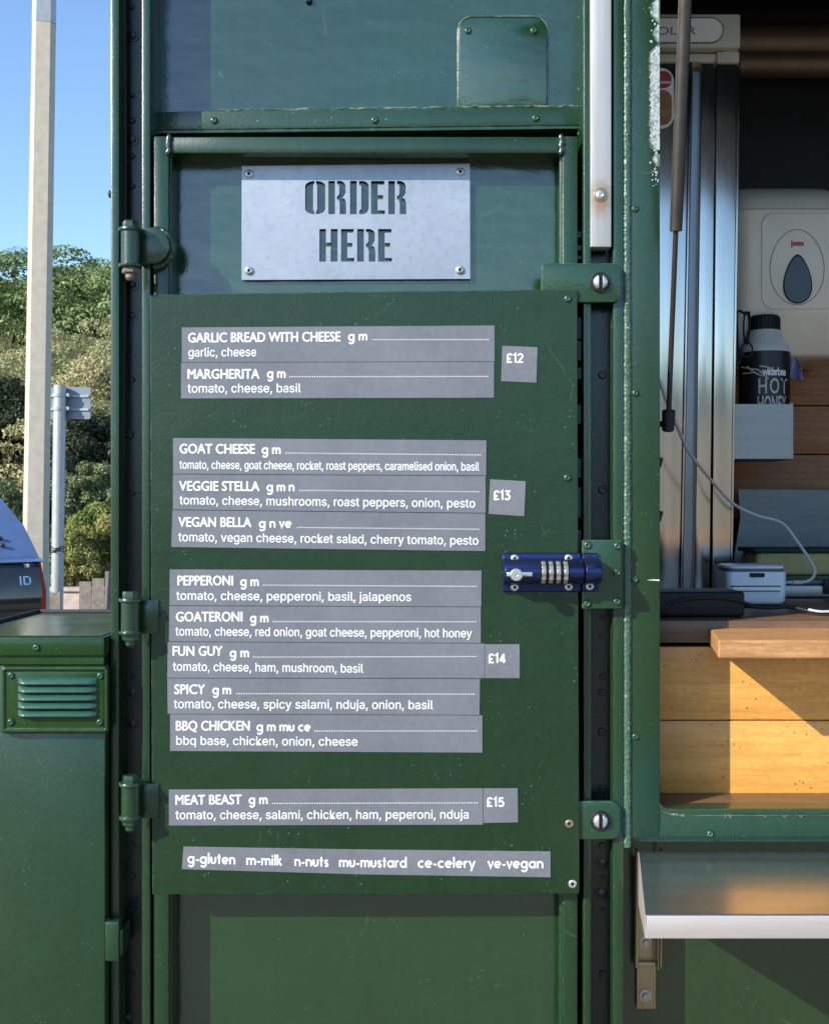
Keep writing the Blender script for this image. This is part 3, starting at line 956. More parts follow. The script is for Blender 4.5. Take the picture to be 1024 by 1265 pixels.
# --- shell: roof, floor, back, ends
b = MB()
b.box(VX0 + .004, VX1, VY1, VY1 + .03, VZ0, VZ1)
b.box(VX0 + .004, VX1, 0.11, VY1 - .001, VZ0, VZ0 + .04)
b.box(VX0 + .004, VX0 + .03, 0.10, VY1 - .001, VZ0 + .041, VZ1)
b.box(VX1 - .03, VX1, 0.03, VY1 - .001, VZ0 + .041, VZ1)
b.build('body_shell', M['green_dark'], van, smooth=False)
b = MB()
b.box(VX0 - .01, VX1 + .02, 0.01, VY1 + .05, VZ1 + .001, VZ1 + .05, .008)
b.build('roof', M['green'], van)
b = MB()
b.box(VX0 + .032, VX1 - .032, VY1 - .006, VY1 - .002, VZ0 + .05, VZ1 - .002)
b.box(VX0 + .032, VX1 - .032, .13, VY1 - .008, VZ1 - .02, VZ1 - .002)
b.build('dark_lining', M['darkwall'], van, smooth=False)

# --- left corner post: steel channel with two flanges
ZT, ZB = VZ1 - .003, VZ0
b = MB()
b.box(PX(137, YF), PX(147.5, YF), YF, 0.098, ZB, ZT, .0015)
b.box(PX(175.5, YF), PX(186, YF), YF, 0.098, ZB, ZT, .0015)
b.build('corner_post', M['green'], van)
lp = MB().box(PX(147.6, YF), PX(175.4, YF), 0.060, 0.064, ZB, ZT).build('post_channel', M['green_dark'], van)
# loose cable running down the channel
pts = []
for i in range(60):
    py = -300 + i * 33
    w = 152.5 + 2.2 * math.sin(py * .0046 + .6)
    pts.append(P(w, py, 0.047))
MB().tube(pts, 0.0030, 8).build('channel_cable', M['rubber'], lp)
pts = [P(149.6 + 0.6 * math.sin(i * .5), -300 + i * 33, 0.045) for i in range(60)]
MB().tube(pts, 0.003, 8).build('channel_cable', M['rubber'], lp)
for (px, py, r, k) in ((163, 8, 2.6, 'dome'), (164.5, 44, 3.6, 'hex'), (164, 118, 2.4, 'dome'), (163.5, 149, 3, 'dome'), (164, 172, 3.8, 'hex'),
                       (164, 193, 2.6, 'dome'), (164, 230, 2.6, 'dome'), (164, 352, 3.6, 'hex'), (164, 390, 3.2, 'hex'), (164, 469, 2.6, 'ring'),
                       (161, 537, 3.6, 'ring'), (164, 609, 2.6, 'ring'), (164.5, 836, 1.8, 'dome'), (164.5, 856, 3.6, 'hex'), (164.5, 895, 3.6, 'hex'),
                       (164, 1044, 2.6, 'ring'), (164, 1082, 2.6, 'ring'), (163.5, 1123, 2.6, 'ring'), (163.5, 1204, 2.6, 'ring'), (163, -40, 2.6, 'dome'), (163, 1300, 2.8, 'ring')):
    fix('bolt', px, py, 0.0597, r * .00145, lp, k)
fix('bolt', 159.5, 1256, 0.0597, .0040, lp, 'ring', 'screw')
for py in (920, 1061, 1103, 1205, 1296, 240, 560):
    b = MB(); p = P(136.6, py, .035); b.ball(p, .0042, .7, 1, 1.2, 10)
    b.build('rivet', M['green'], lp)
b = MB()
b.pbox(129.5, 1139, 147.3, 1188, .006, YF - .0006, .002)
b.pbox(147, 1149, 152, 1180, .012, .05, .001)
c = P(129, 1162, .014); b.ball(c, .006, .6, 1, 1.1, 10)
c = P(133.5, 1137, .014); b.ball(c, .005, .8, 1, .8, 10)
b.build('keeper_clip', M['green'], van)

# --- header above the door
hz0 = 158.5
hd = MB().prism([(PX(184, YH), PZ(159.5, YH)), (PX(722, YH), PZ(153, YH)), (PX(722, YH), VZ1 - .004), (PX(184, YH), VZ1 - .004)], YH, YH + .004).build('header_panel', M['green_panel'], van)
b = MB()
b.pprism([(187, 160.5), (187, 138), (716.5, 131.5), (716.5, 154.5)], YH - .008, YH - .0006, .0012)
b.pprism([(187, 164.8), (187, 161.4), (716.5, 155.4), (716.5, 158.8)], YH - .0065, YH + .05)
b.build('header_trim', M['green_worn'], hd)
MB().prism(prr(566.5, 21.5, 675.5, 133, (0, 0, 17, 17), YH - .004), YH - .004, YH - .0006, .0018).build('cover_plate', M['green_panel'], hd)
# brushed seam sealant round the plate and along the trim
b = MB()
ol = [(p[0], p[1]) for p in prr(565.6, 20.6, 676.4, 131, (0, 0, 18, 18), YH)]
ol = ol[1:] + ol[:1]
b.tube([(x, YH - .0012 + .0008 * R.random(), z) for x, z in ol], .0013, 6, [.0012 * R.uniform(.5, 1.25) for _ in ol])
n = 110
b.tube([P(262 + (714 - 262) * i / n, 137 - 5.4 * i / n - .8 + R.uniform(-.5, .5), YH - .0075) for i in range(n + 1)], .0011, 6, [.0011 * R.uniform(.3, 1.5) for _ in range(n + 1)])
b.build('seam_sealant', M['weld'], hd)
for (px, py) in ((578, 38), (659, 38)):
    fix('screw', px, py, YH - .0041, .0046, hd, 'dome', 'screw')
for (px, py) in ((265, 149), (463, 148.5), (661.5, 146)):
    fix('rivet', px, py, YH - .0082, .0048, hd, 'dome', 'screw')
fix('screw', 382, 2, YH - .0002, .0046, hd, 'dome', 'bolt', .006)

# --- door post on the right of the door: a channel with flanges
b = MB()
b.box(PX(720.5, YF), PX(730, YF), YF, 0.11, ZB, ZT, .0015)
b.build('door_post', M['green'], van)
dp = MB().box(PX(730.1, YF), PX(757, YF), 0.052, 0.056, ZB, ZT).build('post_channel', M['green_dark'], van)
b = MB()
b.box(PX(757.2, YF), PX(770.5, YF), YF, 0.094, ZB, ZT, .0015)
b.build('door_post', M['green'], van)
# paint-clogged sealant where the header meets the post
b = MB()
n = 70
b.tube([P(716.3 + R.uniform(-.6, .6) - (3 if i > 62 else 0) * 0, -60 + 3.4 * i, YH - .006) for i in range(n)], .002, 6, [.0022 * R.uniform(.5, 1.3) for _ in range(n)])
b.build('seam_sealant', M['weld'], hd)
for (px, py, r, k) in ((744, 384, 2.2, 'dome'), (744, 463, 4.2, 'ring'), (744, 605, 4.2, 'ring'), (744, 763, 2.8, 'ring'), (744, 786, 2.6, 'ring'), (744, 836, 3.2, 'ring'),
                       (743.5, 855, 3.2, 'ring'), (743.5, 904, 4.2, 'ring'), (743.5, 974, 3.8, 'ring'), (743.5, 1045, 3.6, 'ring'), (744.5, 1066, 5.0, 'hex'), (743.5, 1083, 2, 'dome'),
                       (743.5, 1104, 5.0, 'hex'), (744, 1123, 2, 'dome'), (744.5, 1204, 3.8, 'ring'), (744.5, 1290, 3.8, 'ring')):
    fix('bolt', px, py, 0.0517, r * .00130, dp, k)
bar = MB().pbox(729.3, -260, 755, 305, YF - .004, YF + .020, .0012)
bar = bar.build('zinc_bar', M['galvbar'], van)
fix('screw', 741.5, 241, YF - .0041, .0062, bar, 'dome', 'zinc')
fix('washer', 741.5, 241, YF - .0039, .0090, bar, 'ring', 'bracket', .0012)
# narrow printed tape in the dark gap between door and post
b = MB()
for (py0, py1) in ((286, 293), (303, 309), (316, 320), (392, 418), (421, 445), (454, 468), (500, 523), (566, 590), (602, 640), (655, 690)):
    b.pbox(713.6, py0, 719.4, py1, .046, .048)
b.build('gap_tape', M['label'], dp)

# --- the door: frame, sheet, hinges, latches
b = MB()
fr = [(189.5, 168, 209, 1400), (694.5, 168, 713.5, 1400)]
for (a, c0, d0, e) in fr:
    b.box(PX(a, YD), PX(d0, YD), YD, YP + .018, VZ0 + .03, PZ(c0, YD), .0018)
b.box(PX(209.3, YD), PX(694.2, YD), YD + .0006, YP + .018, PZ(189, YD), PZ(168.6, YD), .0018)
door = b.build('door', M['green'], van)
b = MB()
dpan = b.box(PX(209, YP), PX(694, YP), YP, YP + .004, VZ0 + .03, PZ(186, YP)).build('door_sheet', M['green_panel'], door)
for (px, py) in ((208.5, 178), (693.5, 178)):          # corner weld blobs
    b = MB()
    p = P(px, py, YD - .001)
    for k in range(9):
        b.ball(p + Vector((R.uniform(-.001, .001), 0, .009 - k * .0024)), .0042, .8, .6, 1.0, 10)
    b.build('weld_blob', M['green'], door)
b = MB()
for s in (0, 1):                                        # rolled inner lips of the frame
    px = 210.6 if s == 0 else 692.9
    b.cyl(P(px, 189, YD + .012), (PX(px, YD + .012), YD + .012, VZ0 + .05), .0028, 8)
b.cyl(P(211, 190.6, YD + .012), P(692, 190.6, YD + .012), .0028, 8)
b.build('frame_lip', M['green'], door)


def hinge(py0, py1, rounded):
    """barrel with bolt head, washer and nut, plus its leaf"""
    x = PX(161, -.008); yb = -.006
    z0, z1 = PZ(py0, yb), PZ(py1, yb)
    h = z0 - z1
    b = MB()
    top, bot = z0 - .010, z1 + .016
    b.lathe([(.0112, bot + .003), (.0112, top - .0035)], (x, yb, 0), (0, 0, 1), 24)
    b.lathe([(.0136, bot), (.0142, bot + .001), (.0142, bot + .0034), (.0136, bot + .0042)], (x, yb, 0), (0, 0, 1), 24)
    b.lathe([(.0136, top - .0042), (.0142, top - .0034), (.0142, top - .001), (.0136, top)], (x, yb, 0), (0, 0, 1), 24)
    b.lathe([(.0098, top), (.0098, top + .0065), (.0088, top + .0085)], (x, yb, 0), (0, 0, 1), 6)
    if rounded:
        yl = .008
        poly = [(PX(172, yl), PZ(280.5, yl)), (PX(190, yl), PZ(280.5, yl))]
        cx, cz = PX(189, yl), PZ(303, yl)
        rr_ = PZ(280.5, yl) - cz
        for i in range(1, 16):
            a = math.pi / 2 - math.pi * i / 16
            poly.append((cx + rr_ * .92 * math.cos(a), cz + rr_ * math.sin(a)))
        poly += [(PX(190, yl), PZ(325.5, yl)), (PX(172, yl), PZ(325.5, yl))]
        b.prism(poly, yl, YD - .0004, .0016)
        for i in range(34):                              # weld bead round the rounded end
            a = math.pi * .5 - math.pi * i / 33
            b.ball((cx + (rr_ + .001) * .92 * math.cos(a), YD - .003, cz + (rr_ + .001) * math.sin(a)), R.uniform(.0028, .0040), 1.1, 1, 1.1, 8)
    else:
        yl = .0075
        b.pbox(168, py0 + 12, 196, py1 - 17, yl, .0125, .001)
        b.pbox(166, py0 + 9, 175, py0 + 14, yl + .001, .0185, .001)
    hb = b.build('hinge', M['green'], door)
    b = MB()
    b.lathe([(.0085, bot - .0075), (.0104, bot - .0062), (.0104, bot - .0004)], (x, yb, 0), (0, 0, 1), 6)
    b.lathe([(.0035, bot - .0155), (.0062, bot - .0125), (.0062, bot - .0076)], (x, yb, 0), (0, 0, 1), 12)
    b.build('hinge_nut', M['rusty' if rounded else 'bracket'] if rounded else M['green_worn'], door)


hinge(272, 347, True)
hinge(729, 800, False)
hinge(956, 1028, False)


def latch(px0, py0, px1, py1, rad, cx, cy, open_l):
    yl = .0142
    MB().prism(prr(px0, py0, px1, py1, rad, yl), yl, .0205, .0012).build('latch_plate', M['green_worn'], door)
    c = P(cx, cy, yl)
    b = MB()
    b.lathe([(.0126, -.0002), (.0126, .0026), (.0118, .0034), (.0100, .0030), (.0096, .0010)], c, (0, -1, 0), 28)
    b.box(c.x - .0026, c.x + .0026, c.y - .0046, c.y, c.z - .0090, c.z + .0090)
    b.build('lock_ring', M['rubber'], door)
    b = MB()
    n = 18                                                # two half domes leave the slot between them
    for s in (-1, 1):
        pr = []
        for (r, h) in ((.0092, .001), (.0092, .0045), (.0078, .0068), (.0056, .0078)):
            ring = []
            for i in range(n + 1):
                a = -math.pi / 2 + math.pi * i / n
                ring.append(Vector((c.x + s * max(.0026, r * math.cos(a)), c.y - h, c.z + min(math.sqrt(max(0, r * r - .0026 ** 2)), max(-math.sqrt(max(0, r * r - .0026 ** 2)), r * math.sin(a))))))
            pr.append(ring)
        b.loft(pr)
    b.lathe([(.0096, .0008), (.0094, .002)], c, (0, -1, 0), 24)
    b.build('slotted_lock', M['zinc'], door)


latch(668.5, 325, 767, 373, (0, 12, 10, 8), 741, 349, True)
latch(705, 990, 766, 1037, (0, 12, 12, 0), 741, 1013.5, False)

# --- serving hatch: angle frame, weld bead, sill
YO = 0.025
XR = 1.72
zi, zo = PZ(999.5, YO), PZ(1034, YO)
b = MB()
b.box(PX(778.5, YO), PX(815, YO), YO, YO + .006, zo, ZT, .0012)
b.box(PX(809.5, YO), PX(815.0, YO), YO + .0062, .10, zi, ZT)
poly = [(PX(815.1, YO), zo), (XR, zo), (XR, zi)]
cx, cz, rr_ = PX(815.1, YO) + .011, zi + .011, .011
poly += [(cx, zi)] + [(cx + rr_ * math.cos(a), cz + rr_ * math.sin(a)) for a in [math.radians(270 - 90 * k / 6) for k in range(1, 7)]]
b.prism(poly, YO + .0004, YO + .0064, .0012)
b.box(PX(815.2, YO), XR, YO + .0066, .10, zi - .0052, zi - .0012)
b.box(PX(776, YO), XR, YO + .0072, YO + .05, PZ(1043, YO), zo - .0006, .002)
b.box(XR, XR + .04, YO, .1, zo, ZT)
hf = b.build('hatch_frame', M['green'], van)
# rough weld between post and frame
b = MB()
rings = []
z = PZ(1046, YO)
while z < ZT:
    r0 = .0043 + R.uniform(-.0004, .0004)
    cx = PX(774.4, YO) + R.uniform(-.0004, .0004)
    rings.append([(cx + r0 * 1.12 * math.cos(math.pi * (1 + k / 10)), YF + .0026 + r0 * .62 * math.sin(math.pi * (1 + k / 10)) ** (1 if k in (0, 10) else 1) * (1 + R.uniform(-.30, .30)), z) for k in range(11)])
    z += R.uniform(.0009, .0016) if z < 1.35 + .62 else .012
b.loft(rings, caps=False)
b.build('weld_bead', M['weld'], hf, angle=60)


def blob_line(x0, x1, z0_, z1_, y_, n, rmin, rmax, sx=1.0, sz=1.0):
    b = MB()
    for _ in range(n):
        u = R.random()
        b.ball((x0 + (x1 - x0) * u + R.gauss(0, .0008), y_, z0_ + (z1_ - z0_) * u + R.gauss(0, .0008)), R.uniform(rmin, rmax), sx, .35, sz, 7)
    return b


def ragged(px0, px1, py0, py1, step, amp, y_):
    """flake of missing paint with a torn left side"""
    L_, Rr = [], []
    py = py0
    while py <= py1:
        k = min(1, (py - py0 + 4) / 14, (py1 - py + 4) / 14)
        L_.append((px1 - (px1 - px0) * k + R.uniform(-amp, amp) * k, py))
        Rr.append((px1, py))
        py += step
    return [(PX(a, y_), PZ(c, y_)) for a, c in L_ + Rr[::-1]]


b = MB()
b.prism(ragged(803.5, 814.6, 58, 186, 2.2, 1.6, YO), YO - .0003, YO + .0004)
b.prism(ragged(805.5, 813.5, -2, 26, 2.0, 2.4, YO), YO - .0003, YO + .0004)
b.prism(ragged(808, 814.0, 31, 52, 2.0, 2.2, YO), YO - .0003, YO + .0004)
b.prism(ragged(806, 812.0, 187, 203, 1.6, 2.4, YO), YO - .0003, YO + .0004)
for _ in range(34):
    p = P(R.uniform(802, 813), R.choice((R.uniform(-10, 70), R.uniform(180, 240))), YO - .0002)
    b.ball(p, R.uniform(.0006, .0016), 1, .3, 1.3, 7)
b.build('bare_patch', M['bare'], hf)
b = MB()
for (a, c0, c1) in ((801.6, 55, 190), (803.8, -4, 29), (806.2, 29, 54), (804.2, 185, 206)):
    b.prism(ragged(a, 814.7, c0, c1, 1.9, 1.5, YO), YO - .00012, YO + .0004)
b.build('primer_edge', M['primer'], hf)
b = blob_line(PX(812, YO), PX(846, YO), PZ(1004, YO), PZ(1008, YO), YO, 40, .0004, .0011, 1.6, .8)
for _ in range(26):
    u = R.random()
    p = P(R.choice((R.uniform(950, 1000), R.uniform(840, 1040), R.uniform(895, 905))), R.uniform(1005, 1012), YO)
    b.ball(p, R.uniform(.0003, .0009), 1.6, .3, .8, 6)
b.tube([P(848 + 6 * i, 1007.5 + .25 * math.sin(i), YO) for i in range(40)], .0004, 5)
b.build('paint_chips', M['weld'], hf)
for (px, py) in ((784, 258), (784.5, 485.5), (784, 716), (784.5, 910), (877, 1030), (784, -60)):
    fix('rivet', px, py, YO - .0002, .0045, hf, 'dome', 'screw')
b = MB()
b.tube([P(800, 716.8, YO), P(807, 716.6, YO), P(814, 717, YO)], .0006, 5, [.0003, .0008, .0010])
b.build('paint_chip', M['white'], hf)
# raised flap over the hatch (out of the frame, it shades the inside)
b = MB()
b.box(PX(812, 0), XR + .05, -.74, .02, ZT - .03, ZT - .005, .003)
b.build('hatch_flap', M['green_dark'], van)
b = MB()
b.box(PX(815.2, YO), XR, YO, .06, PZ(-250, YO), ZT - .031)
b.build('hatch_head', M['green'], van)

# lower side panel under the hatch
YL = 0.095
MB().box(PX(770.6, YF), VX1 - .001, YL, YL + .004, VZ0, PZ(1040, YL)).build('lower_panel', M['green_low'], van)

# --- inside: pine front, counter, boards, steel splashback
YC = 0.110
zc0 = PZ(766.5, YC)
ct = .029 * (D + YC) / D
b = MB()
b.box(PX(809, YC), XR + .1, YC, .90, zc0 - ct * .95, zc0, .0015)
b.build('counter_top', M['counter'], van)
for (a, c) in ((799.5, 889.6), (891, 985)):
    MB().box(PX(812, YC), XR + .05, YC + .002, YC + .02, PZ(c, YC), PZ(a, YC), .0012).build('pine_plank', M['pine'], van)
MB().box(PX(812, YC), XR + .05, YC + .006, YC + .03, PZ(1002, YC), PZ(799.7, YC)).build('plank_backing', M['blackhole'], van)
b = MB()
b.box(PX(815.3, YO), XR, .060, YC + .0015, zi - .001, PZ(985.8, YC), .001)
b.build('sill_board', M['counter'], van)
YB = .90
b = MB()
for (a, c) in ((437, 500.5), (502, 560.5), (562, 640)):
    b.box(PX(880, YB), XR, YB, YB + .02, PZ(c, YB), PZ(a, YB), .001)
b.build('back_boards', M['backwood'], van)
b = MB()
b.pprism([(911, 604), (1250, 607), (1250, 760), (916, 760), (906, 690), (914, 640)], .84, .845)
b.build('splashback', M['splash'], van)
b = MB()
n = 24
pts = []
x0_, x1_ = PX(905, .93), XR
for cc, rr_ in ((PZ(47, .90), .034), (PZ(74, .90), .028)):
    b.cyl((x0_, .92, cc), (x1_, .92, cc), rr_, 24)
b.build('extractor_pipe', M['pipe'], van)

# --- gas strut holding the flap
b = MB()
ya, yb_ = .052, -.062
p_top, p_mid, p_end = P(847, -40, -.075), P(834.5, 286, .0), P(825.5, 512, ya)
b.cyl(p_mid, p_mid + (p_mid - p_end).normalized() * .62, .0077, 20, .0082, .0012)
st = b.build('gas_strut', M['strutm'], van)
MB().cyl(p_end, p_mid + Vector((0, 0, .004)), .0033, 14).build('strut_rod', M['strutrod'], st)
b = MB()
d_ = (p_end - p_mid).normalized()
b.cyl(p_end - d_ * .006, p_end + d_ * .022, .0086, 18, .0078, .002)
b.cyl(p_end + d_ * .012 + Vector((-.016, 0.01, 0)), p_end + d_ * .012, .004, 10)
b.build('strut_socket', M['rubber'], st)
# black cable clips just behind the jamb
b = MB()
for py in (572, 638):
    b.pprism([(812, py - 8), (819, py - 6), (816, py + 6), (812, py + 8)], .104, .12)
b.build('cable_clip', M['rubber'], van)

# --- green strike plate behind the lock
b = MB()
lkp = b.prism(prr(719, 667, 767.5, 752, 1.5, .008), .008, YF - .0006, .0012).build('strike_plate', M['green_worn'], van)
for (px, py) in ((725.5, 673.5), (762.5, 674.5), (762, 707.5), (762, 743), (725, 745.5)):
    fix('screw', px, py, .0079, .0050, lkp, 'dome', 'screw')

# ------------------------------------------------------------------ menu board
bx = (PX(186, 0), PX(715, 0))
YB0 = 0.010
mb = thing('menu_board', P(450, 1105, 0.01), 'large flat dark green sheet carrying the pizza menu strips on the door', 'board')
sheet = MB().pprism([(185.5, 364), (450, 360.5), (712.5, 357.5), (715.5, 1104), (450, 1105), (188.5, 1105)], YB0, YB0 + .0035, .0004, 1).build('sheet', M['green_board'], mb)
for (px, py) in ((701, 369), (700.5, 590)):
    fix('rivet', px, py, YB0 - .0002, .0046, mb, 'dome', 'screw')
for (px, py) in ((195, 759), (195, 988)):
    fix('rivet', px, py, YB0 - .0002, .0040, mb, 'dome', 'bolt')
for (px, py, m_) in ((703, 1017.5, 'bracket'), (707, 1092, 'zinc')):
    fix('washer', px, py, YB0 - .0002, .0052, mb, 'ring', m_, .0012)
    b = MB(); b.lathe([(.0026, 0), (.0026, .0009)], P(px, py, YB0 - .0003), (0, -1, 0), 12); b.build('rivet_hole', M['blackhole'], mb)

# ------------------------------------------------------------------ lettering
FONT = None
try:
    fp = os.path.join(bpy.utils.resource_path('LOCAL'), 'datafiles', 'fonts', 'Inter.woff2')
    if os.path.exists(fp):
        FONT = bpy.data.fonts.load(fp)          # Blender's own interface font
except Exception:
    FONT = None


def text_shape(body, inter=True, offset=0.0, space=1.0):
    c = bpy.data.curves.new('t', 'FONT')
    c.body = body
    c.size = 1.0
    c.resolution_u = 3
    c.offset = offset
    c.space_character = space
    if inter and FONT: c.font = FONT
    o = bpy.data.objects.new('t', c)
    COL.objects.link(o)
    dg = bpy.context.evaluated_depsgraph_get()
    me = bpy.data.meshes.new_from_object(o.evaluated_get(dg))
    vs_ = [(v.co.x, v.co.y) for v in me.vertices]
    fs_ = [tuple(p.vertices) for p in me.polygons]
    bpy.data.objects.remove(o); bpy.data.curves.remove(c); bpy.data.meshes.remove(me)
    return vs_, fs_


_em = {}


def em_of(inter):
    """height of a lower-case l (Inter) or a capital H, per unit of font size"""
    if inter not in _em:
        vs_, _ = text_shape('l' if inter else 'H', inter)
        _em[inter] = max(v[1] for v in vs_)
    return _em[inter]


def place_text(b, shape, px0, px1, py0, py1, tall, y_, inter=False, bold=0.0):
    """fit flat text between two ends of a (slightly sloping) baseline; tall = height of H (or of l) in photo pixels; bold = extra weight in photo pixels"""
    vs_, fs_ = shape
    size_px = tall / em_of(inter)
    xs = [v[0] for v in vs_]
    x0, x1 = min(xs), max(xs)
    k = (px1 - px0 - 2 * bold) / (x1 - x0)
    passes = [(0, 0)] if not bold else [(-bold, 0), (bold, 0), (0, -bold * .6), (0, bold * .6)]
    for n_, (dx, dz) in enumerate(passes):
        out = []
        for (x, z) in vs_:
            u = (x - x0) / (x1 - x0)
            out.append(P(px0 + bold + dx + (x - x0) * k, py0 + (py1 - py0) * u - z * size_px + dz, y_ - .00003 * n_))
        for i_, f_ in enumerate(fs_):
            b.add([out[q] - Vector((0, .000004 * (i_ % 7), 0)) for q in f_], [tuple(range(len(f_)))])


# monoline geometric letters (unit = x height), for the allergen codes, the key and the prices
def arc(cx, cz, r, a0, a1, n=14, sx=1.0):
    return [(cx + sx * r * math.cos(math.radians(a0 + (a1 - a0) * i / n)), cz + r * math.sin(math.radians(a0 + (a1 - a0) * i / n))) for i in range(n + 1)]


o_ = .39
ASC = 1.52
GL = {
    'c': ([arc(.5, .5, o_, 48, 312, 18)], .86),
    'e': ([arc(.5, .5, o_, 0, 312, 20), [(.12, .5), (.89, .5)]], 1.0),
    'd': ([arc(.5, .5, o_, 0, 360, 24), [(.89, .02), (.89, ASC)]], 1.06),
    'a': ([arc(.5, .5, o_, 0, 360, 24), [(.89, .02), (.89, .98)]], 1.06),
    'g': ([arc(.5, .5, o_, 0, 360, 24), [(.89, .98), (.89, .0)] + arc(.5, -.02, o_, 0, -150, 14)], 1.06),
    'l': ([[(.14, .02), (.14, ASC)]], .28),
    'i': ([[(.14, .02), (.14, .98)], [(.14, 1.18), (.14, 1.38)]], .28),
    't': ([[(.30, .02), (.30, 1.36)], [(.06, .92), (.56, .92)]], .60),
    'u': ([[(.12, .98), (.12, .44)] + arc(.45, .44, .33, 180, 360, 12) + [(.78, .98)]], .90),
    'n': ([[(.12, .02), (.12, .98)], [(.12, .5)] + arc(.45, .56, .33, 180, 0, 12) + [(.78, .02)]], .90),
    'm': ([[(.12, .02), (.12, .98)], [(.12, .5)] + arc(.40, .60, .28, 180, 0, 12) + [(.68, .02)], [(.68, .5)] + arc(.96, .60, .28, 180, 0, 12) + [(1.24, .02)]], 1.36),
    'r': ([[(.12, .02), (.12, .98)], [(.12, .5)] + arc(.44, .56, .32, 180, 70, 8)], .60),
    's': ([arc(.34, .69, .20, 25, 270, 12) + arc(.34, .29, .20, 90, -155, 12)], .66),
    'k': ([[(.13, .02), (.13, ASC)], [(.62, .98), (.15, .50)], [(.26, .56), (.68, .02)]], .72),
    'y': ([[(.06, .98), (.42, .06)], [(.80, .98), (.28, -.42)]], .86),
    'v': ([[(.06, .98), (.40, .06), (.74, .98)]], .80),
    '-': ([[(.06, .46), (.50, .46)]], .56),
    ' ': ([], .40),
    '£': ([arc(.52, .98, .30, 15, 190, 12) + [(.30, .40), (.14, .08)], [(.08, .08), (.86, .08)], [(.06, .60), (.66, .60)]], .92),
    '1': ([[(.06, 1.08), (.36, 1.33), (.36, .0)]], .56),
    '2': ([arc(.42, .96, .33, 170, -35, 12) + [(.10, .08), (.82, .08)]], .88),
    '3': ([[(.10, 1.28), (.68, 1.28), (.36, .82)] + arc(.38, .42, .37, 80, -150, 14)], .84),
    '4': ([[(.66, .0), (.66, 1.36)], [(.64, 1.30), (.10, .38)], [(.02, .36), (.92, .36)]], .96),
    '5': ([[(.74, 1.27), (.26, 1.27), (.18, .74)] + arc(.40, .44, .37, 110, -150, 14)], .86),
}


def stroke_text(b, body, px0, px1, py0, py1, size_px, y_, weight=.20):
    x = 0
    strokes = []
    for ch in body:
        st_, adv = GL[ch]
        for s in st_:
            strokes.append([(p[0] + x, p[1]) for p in s])
        x += adv + .10
    ends = [p[0] for s in strokes for p in s]
    a, c = min(ends) - weight / 2, max(ends) + weight / 2
    kx = (px1 - px0) / (c - a) / size_px           # width correction
    for n_, s in enumerate(strokes):
        s = [Vector((p[0] * kx, p[1])) for p in s]
        vs_, m = [], len(s)
        closed = (s[0] - s[-1]).length < 1e-4
        for i, p in enumerate(s):
            if closed and i in (0, m - 1):
                d0 = (s[1] - s[0]).normalized(); d1 = (s[-1] - s[-2]).normalized()
            else:
                d0 = (s[min(i + 1, m - 1)] - s[min(i, m - 2)]).normalized(); d1 = (s[max(i, 1)] - s[max(i - 1, 0)]).normalized()
            t_ = (d0 + d1)
            t_ = t_.normalized() if t_.length > 1e-6 else d0
            nn = Vector((-t_.y, t_.x))
            w = weight / 2 / max(.45, abs(nn.dot(Vector((-d0.y, d0.x)))))
            for sg in (1, -1):
                q = p + nn * w * sg
                u = (q.x / kx - a) / (c - a)
                vs_.append(P(px0 + (q.x - a * kx) * size_px, py0 + (py1 - py0) * u - q.y * size_px, y_ - .00002 * (n_ % 4)))
        b.add(vs_, [(2 * i, 2 * i + 1, 2 * i + 3, 2 * i + 2) for i in range(m - 1)])


YS = YB0 - .0009          # face of the magnetic strips
YT = YB0 - .0012


def strip(quad, head, code, dots, desc, label, fillsize=10.7):
    b = MB()
    cx = sum(q[0] for q in quad) / 4; by = max(q[1] for q in quad)
    t = thing('menu_strip', P(cx, by, YS), label, 'menu strip', 'grey menu strips on the green board')
    # slight curl at the corners: a fine grid would be wasted, a bevelled slab is enough
    b.pprism(quad, YS, YB0 - .0001, .0003, 1).build('strip_face', M['label'], t)
    b = MB(); place_text(b, text_shape(head[0], False), *head[1:5], 11.6, YT, False, .50); b.build('dish_name', M['white'], t, smooth=False, recalc=False)
    b = MB(); stroke_text(b, code[0], *code[1:5], 8.2, YT, .27); b.build('allergen_codes', M['white'], t, smooth=False, recalc=False)
    b = MB()
    x0, x1, y0, y1 = dots
    n_ = int((x1 - x0) / 3.05)
    for i in range(n_ + 1):
        u = i / n_
        c = (x0 + (x1 - x0) * u, y0 + (y1 - y0) * u)
        b.add([P(c[0] + .85 * math.cos(k * math.pi / 3), c[1] + .85 * math.sin(k * math.pi / 3), YT) for k in range(6)], [(0, 1, 2, 3, 4, 5)])
    b.build('dotted_line', M['white'], t, smooth=False, recalc=False)
    b = MB(); place_text(b, text_shape(desc[0], True), *desc[1:5], fillsize, YT, True, .26); b.build('ingredient_list', M['white'], t, smooth=False, recalc=False)


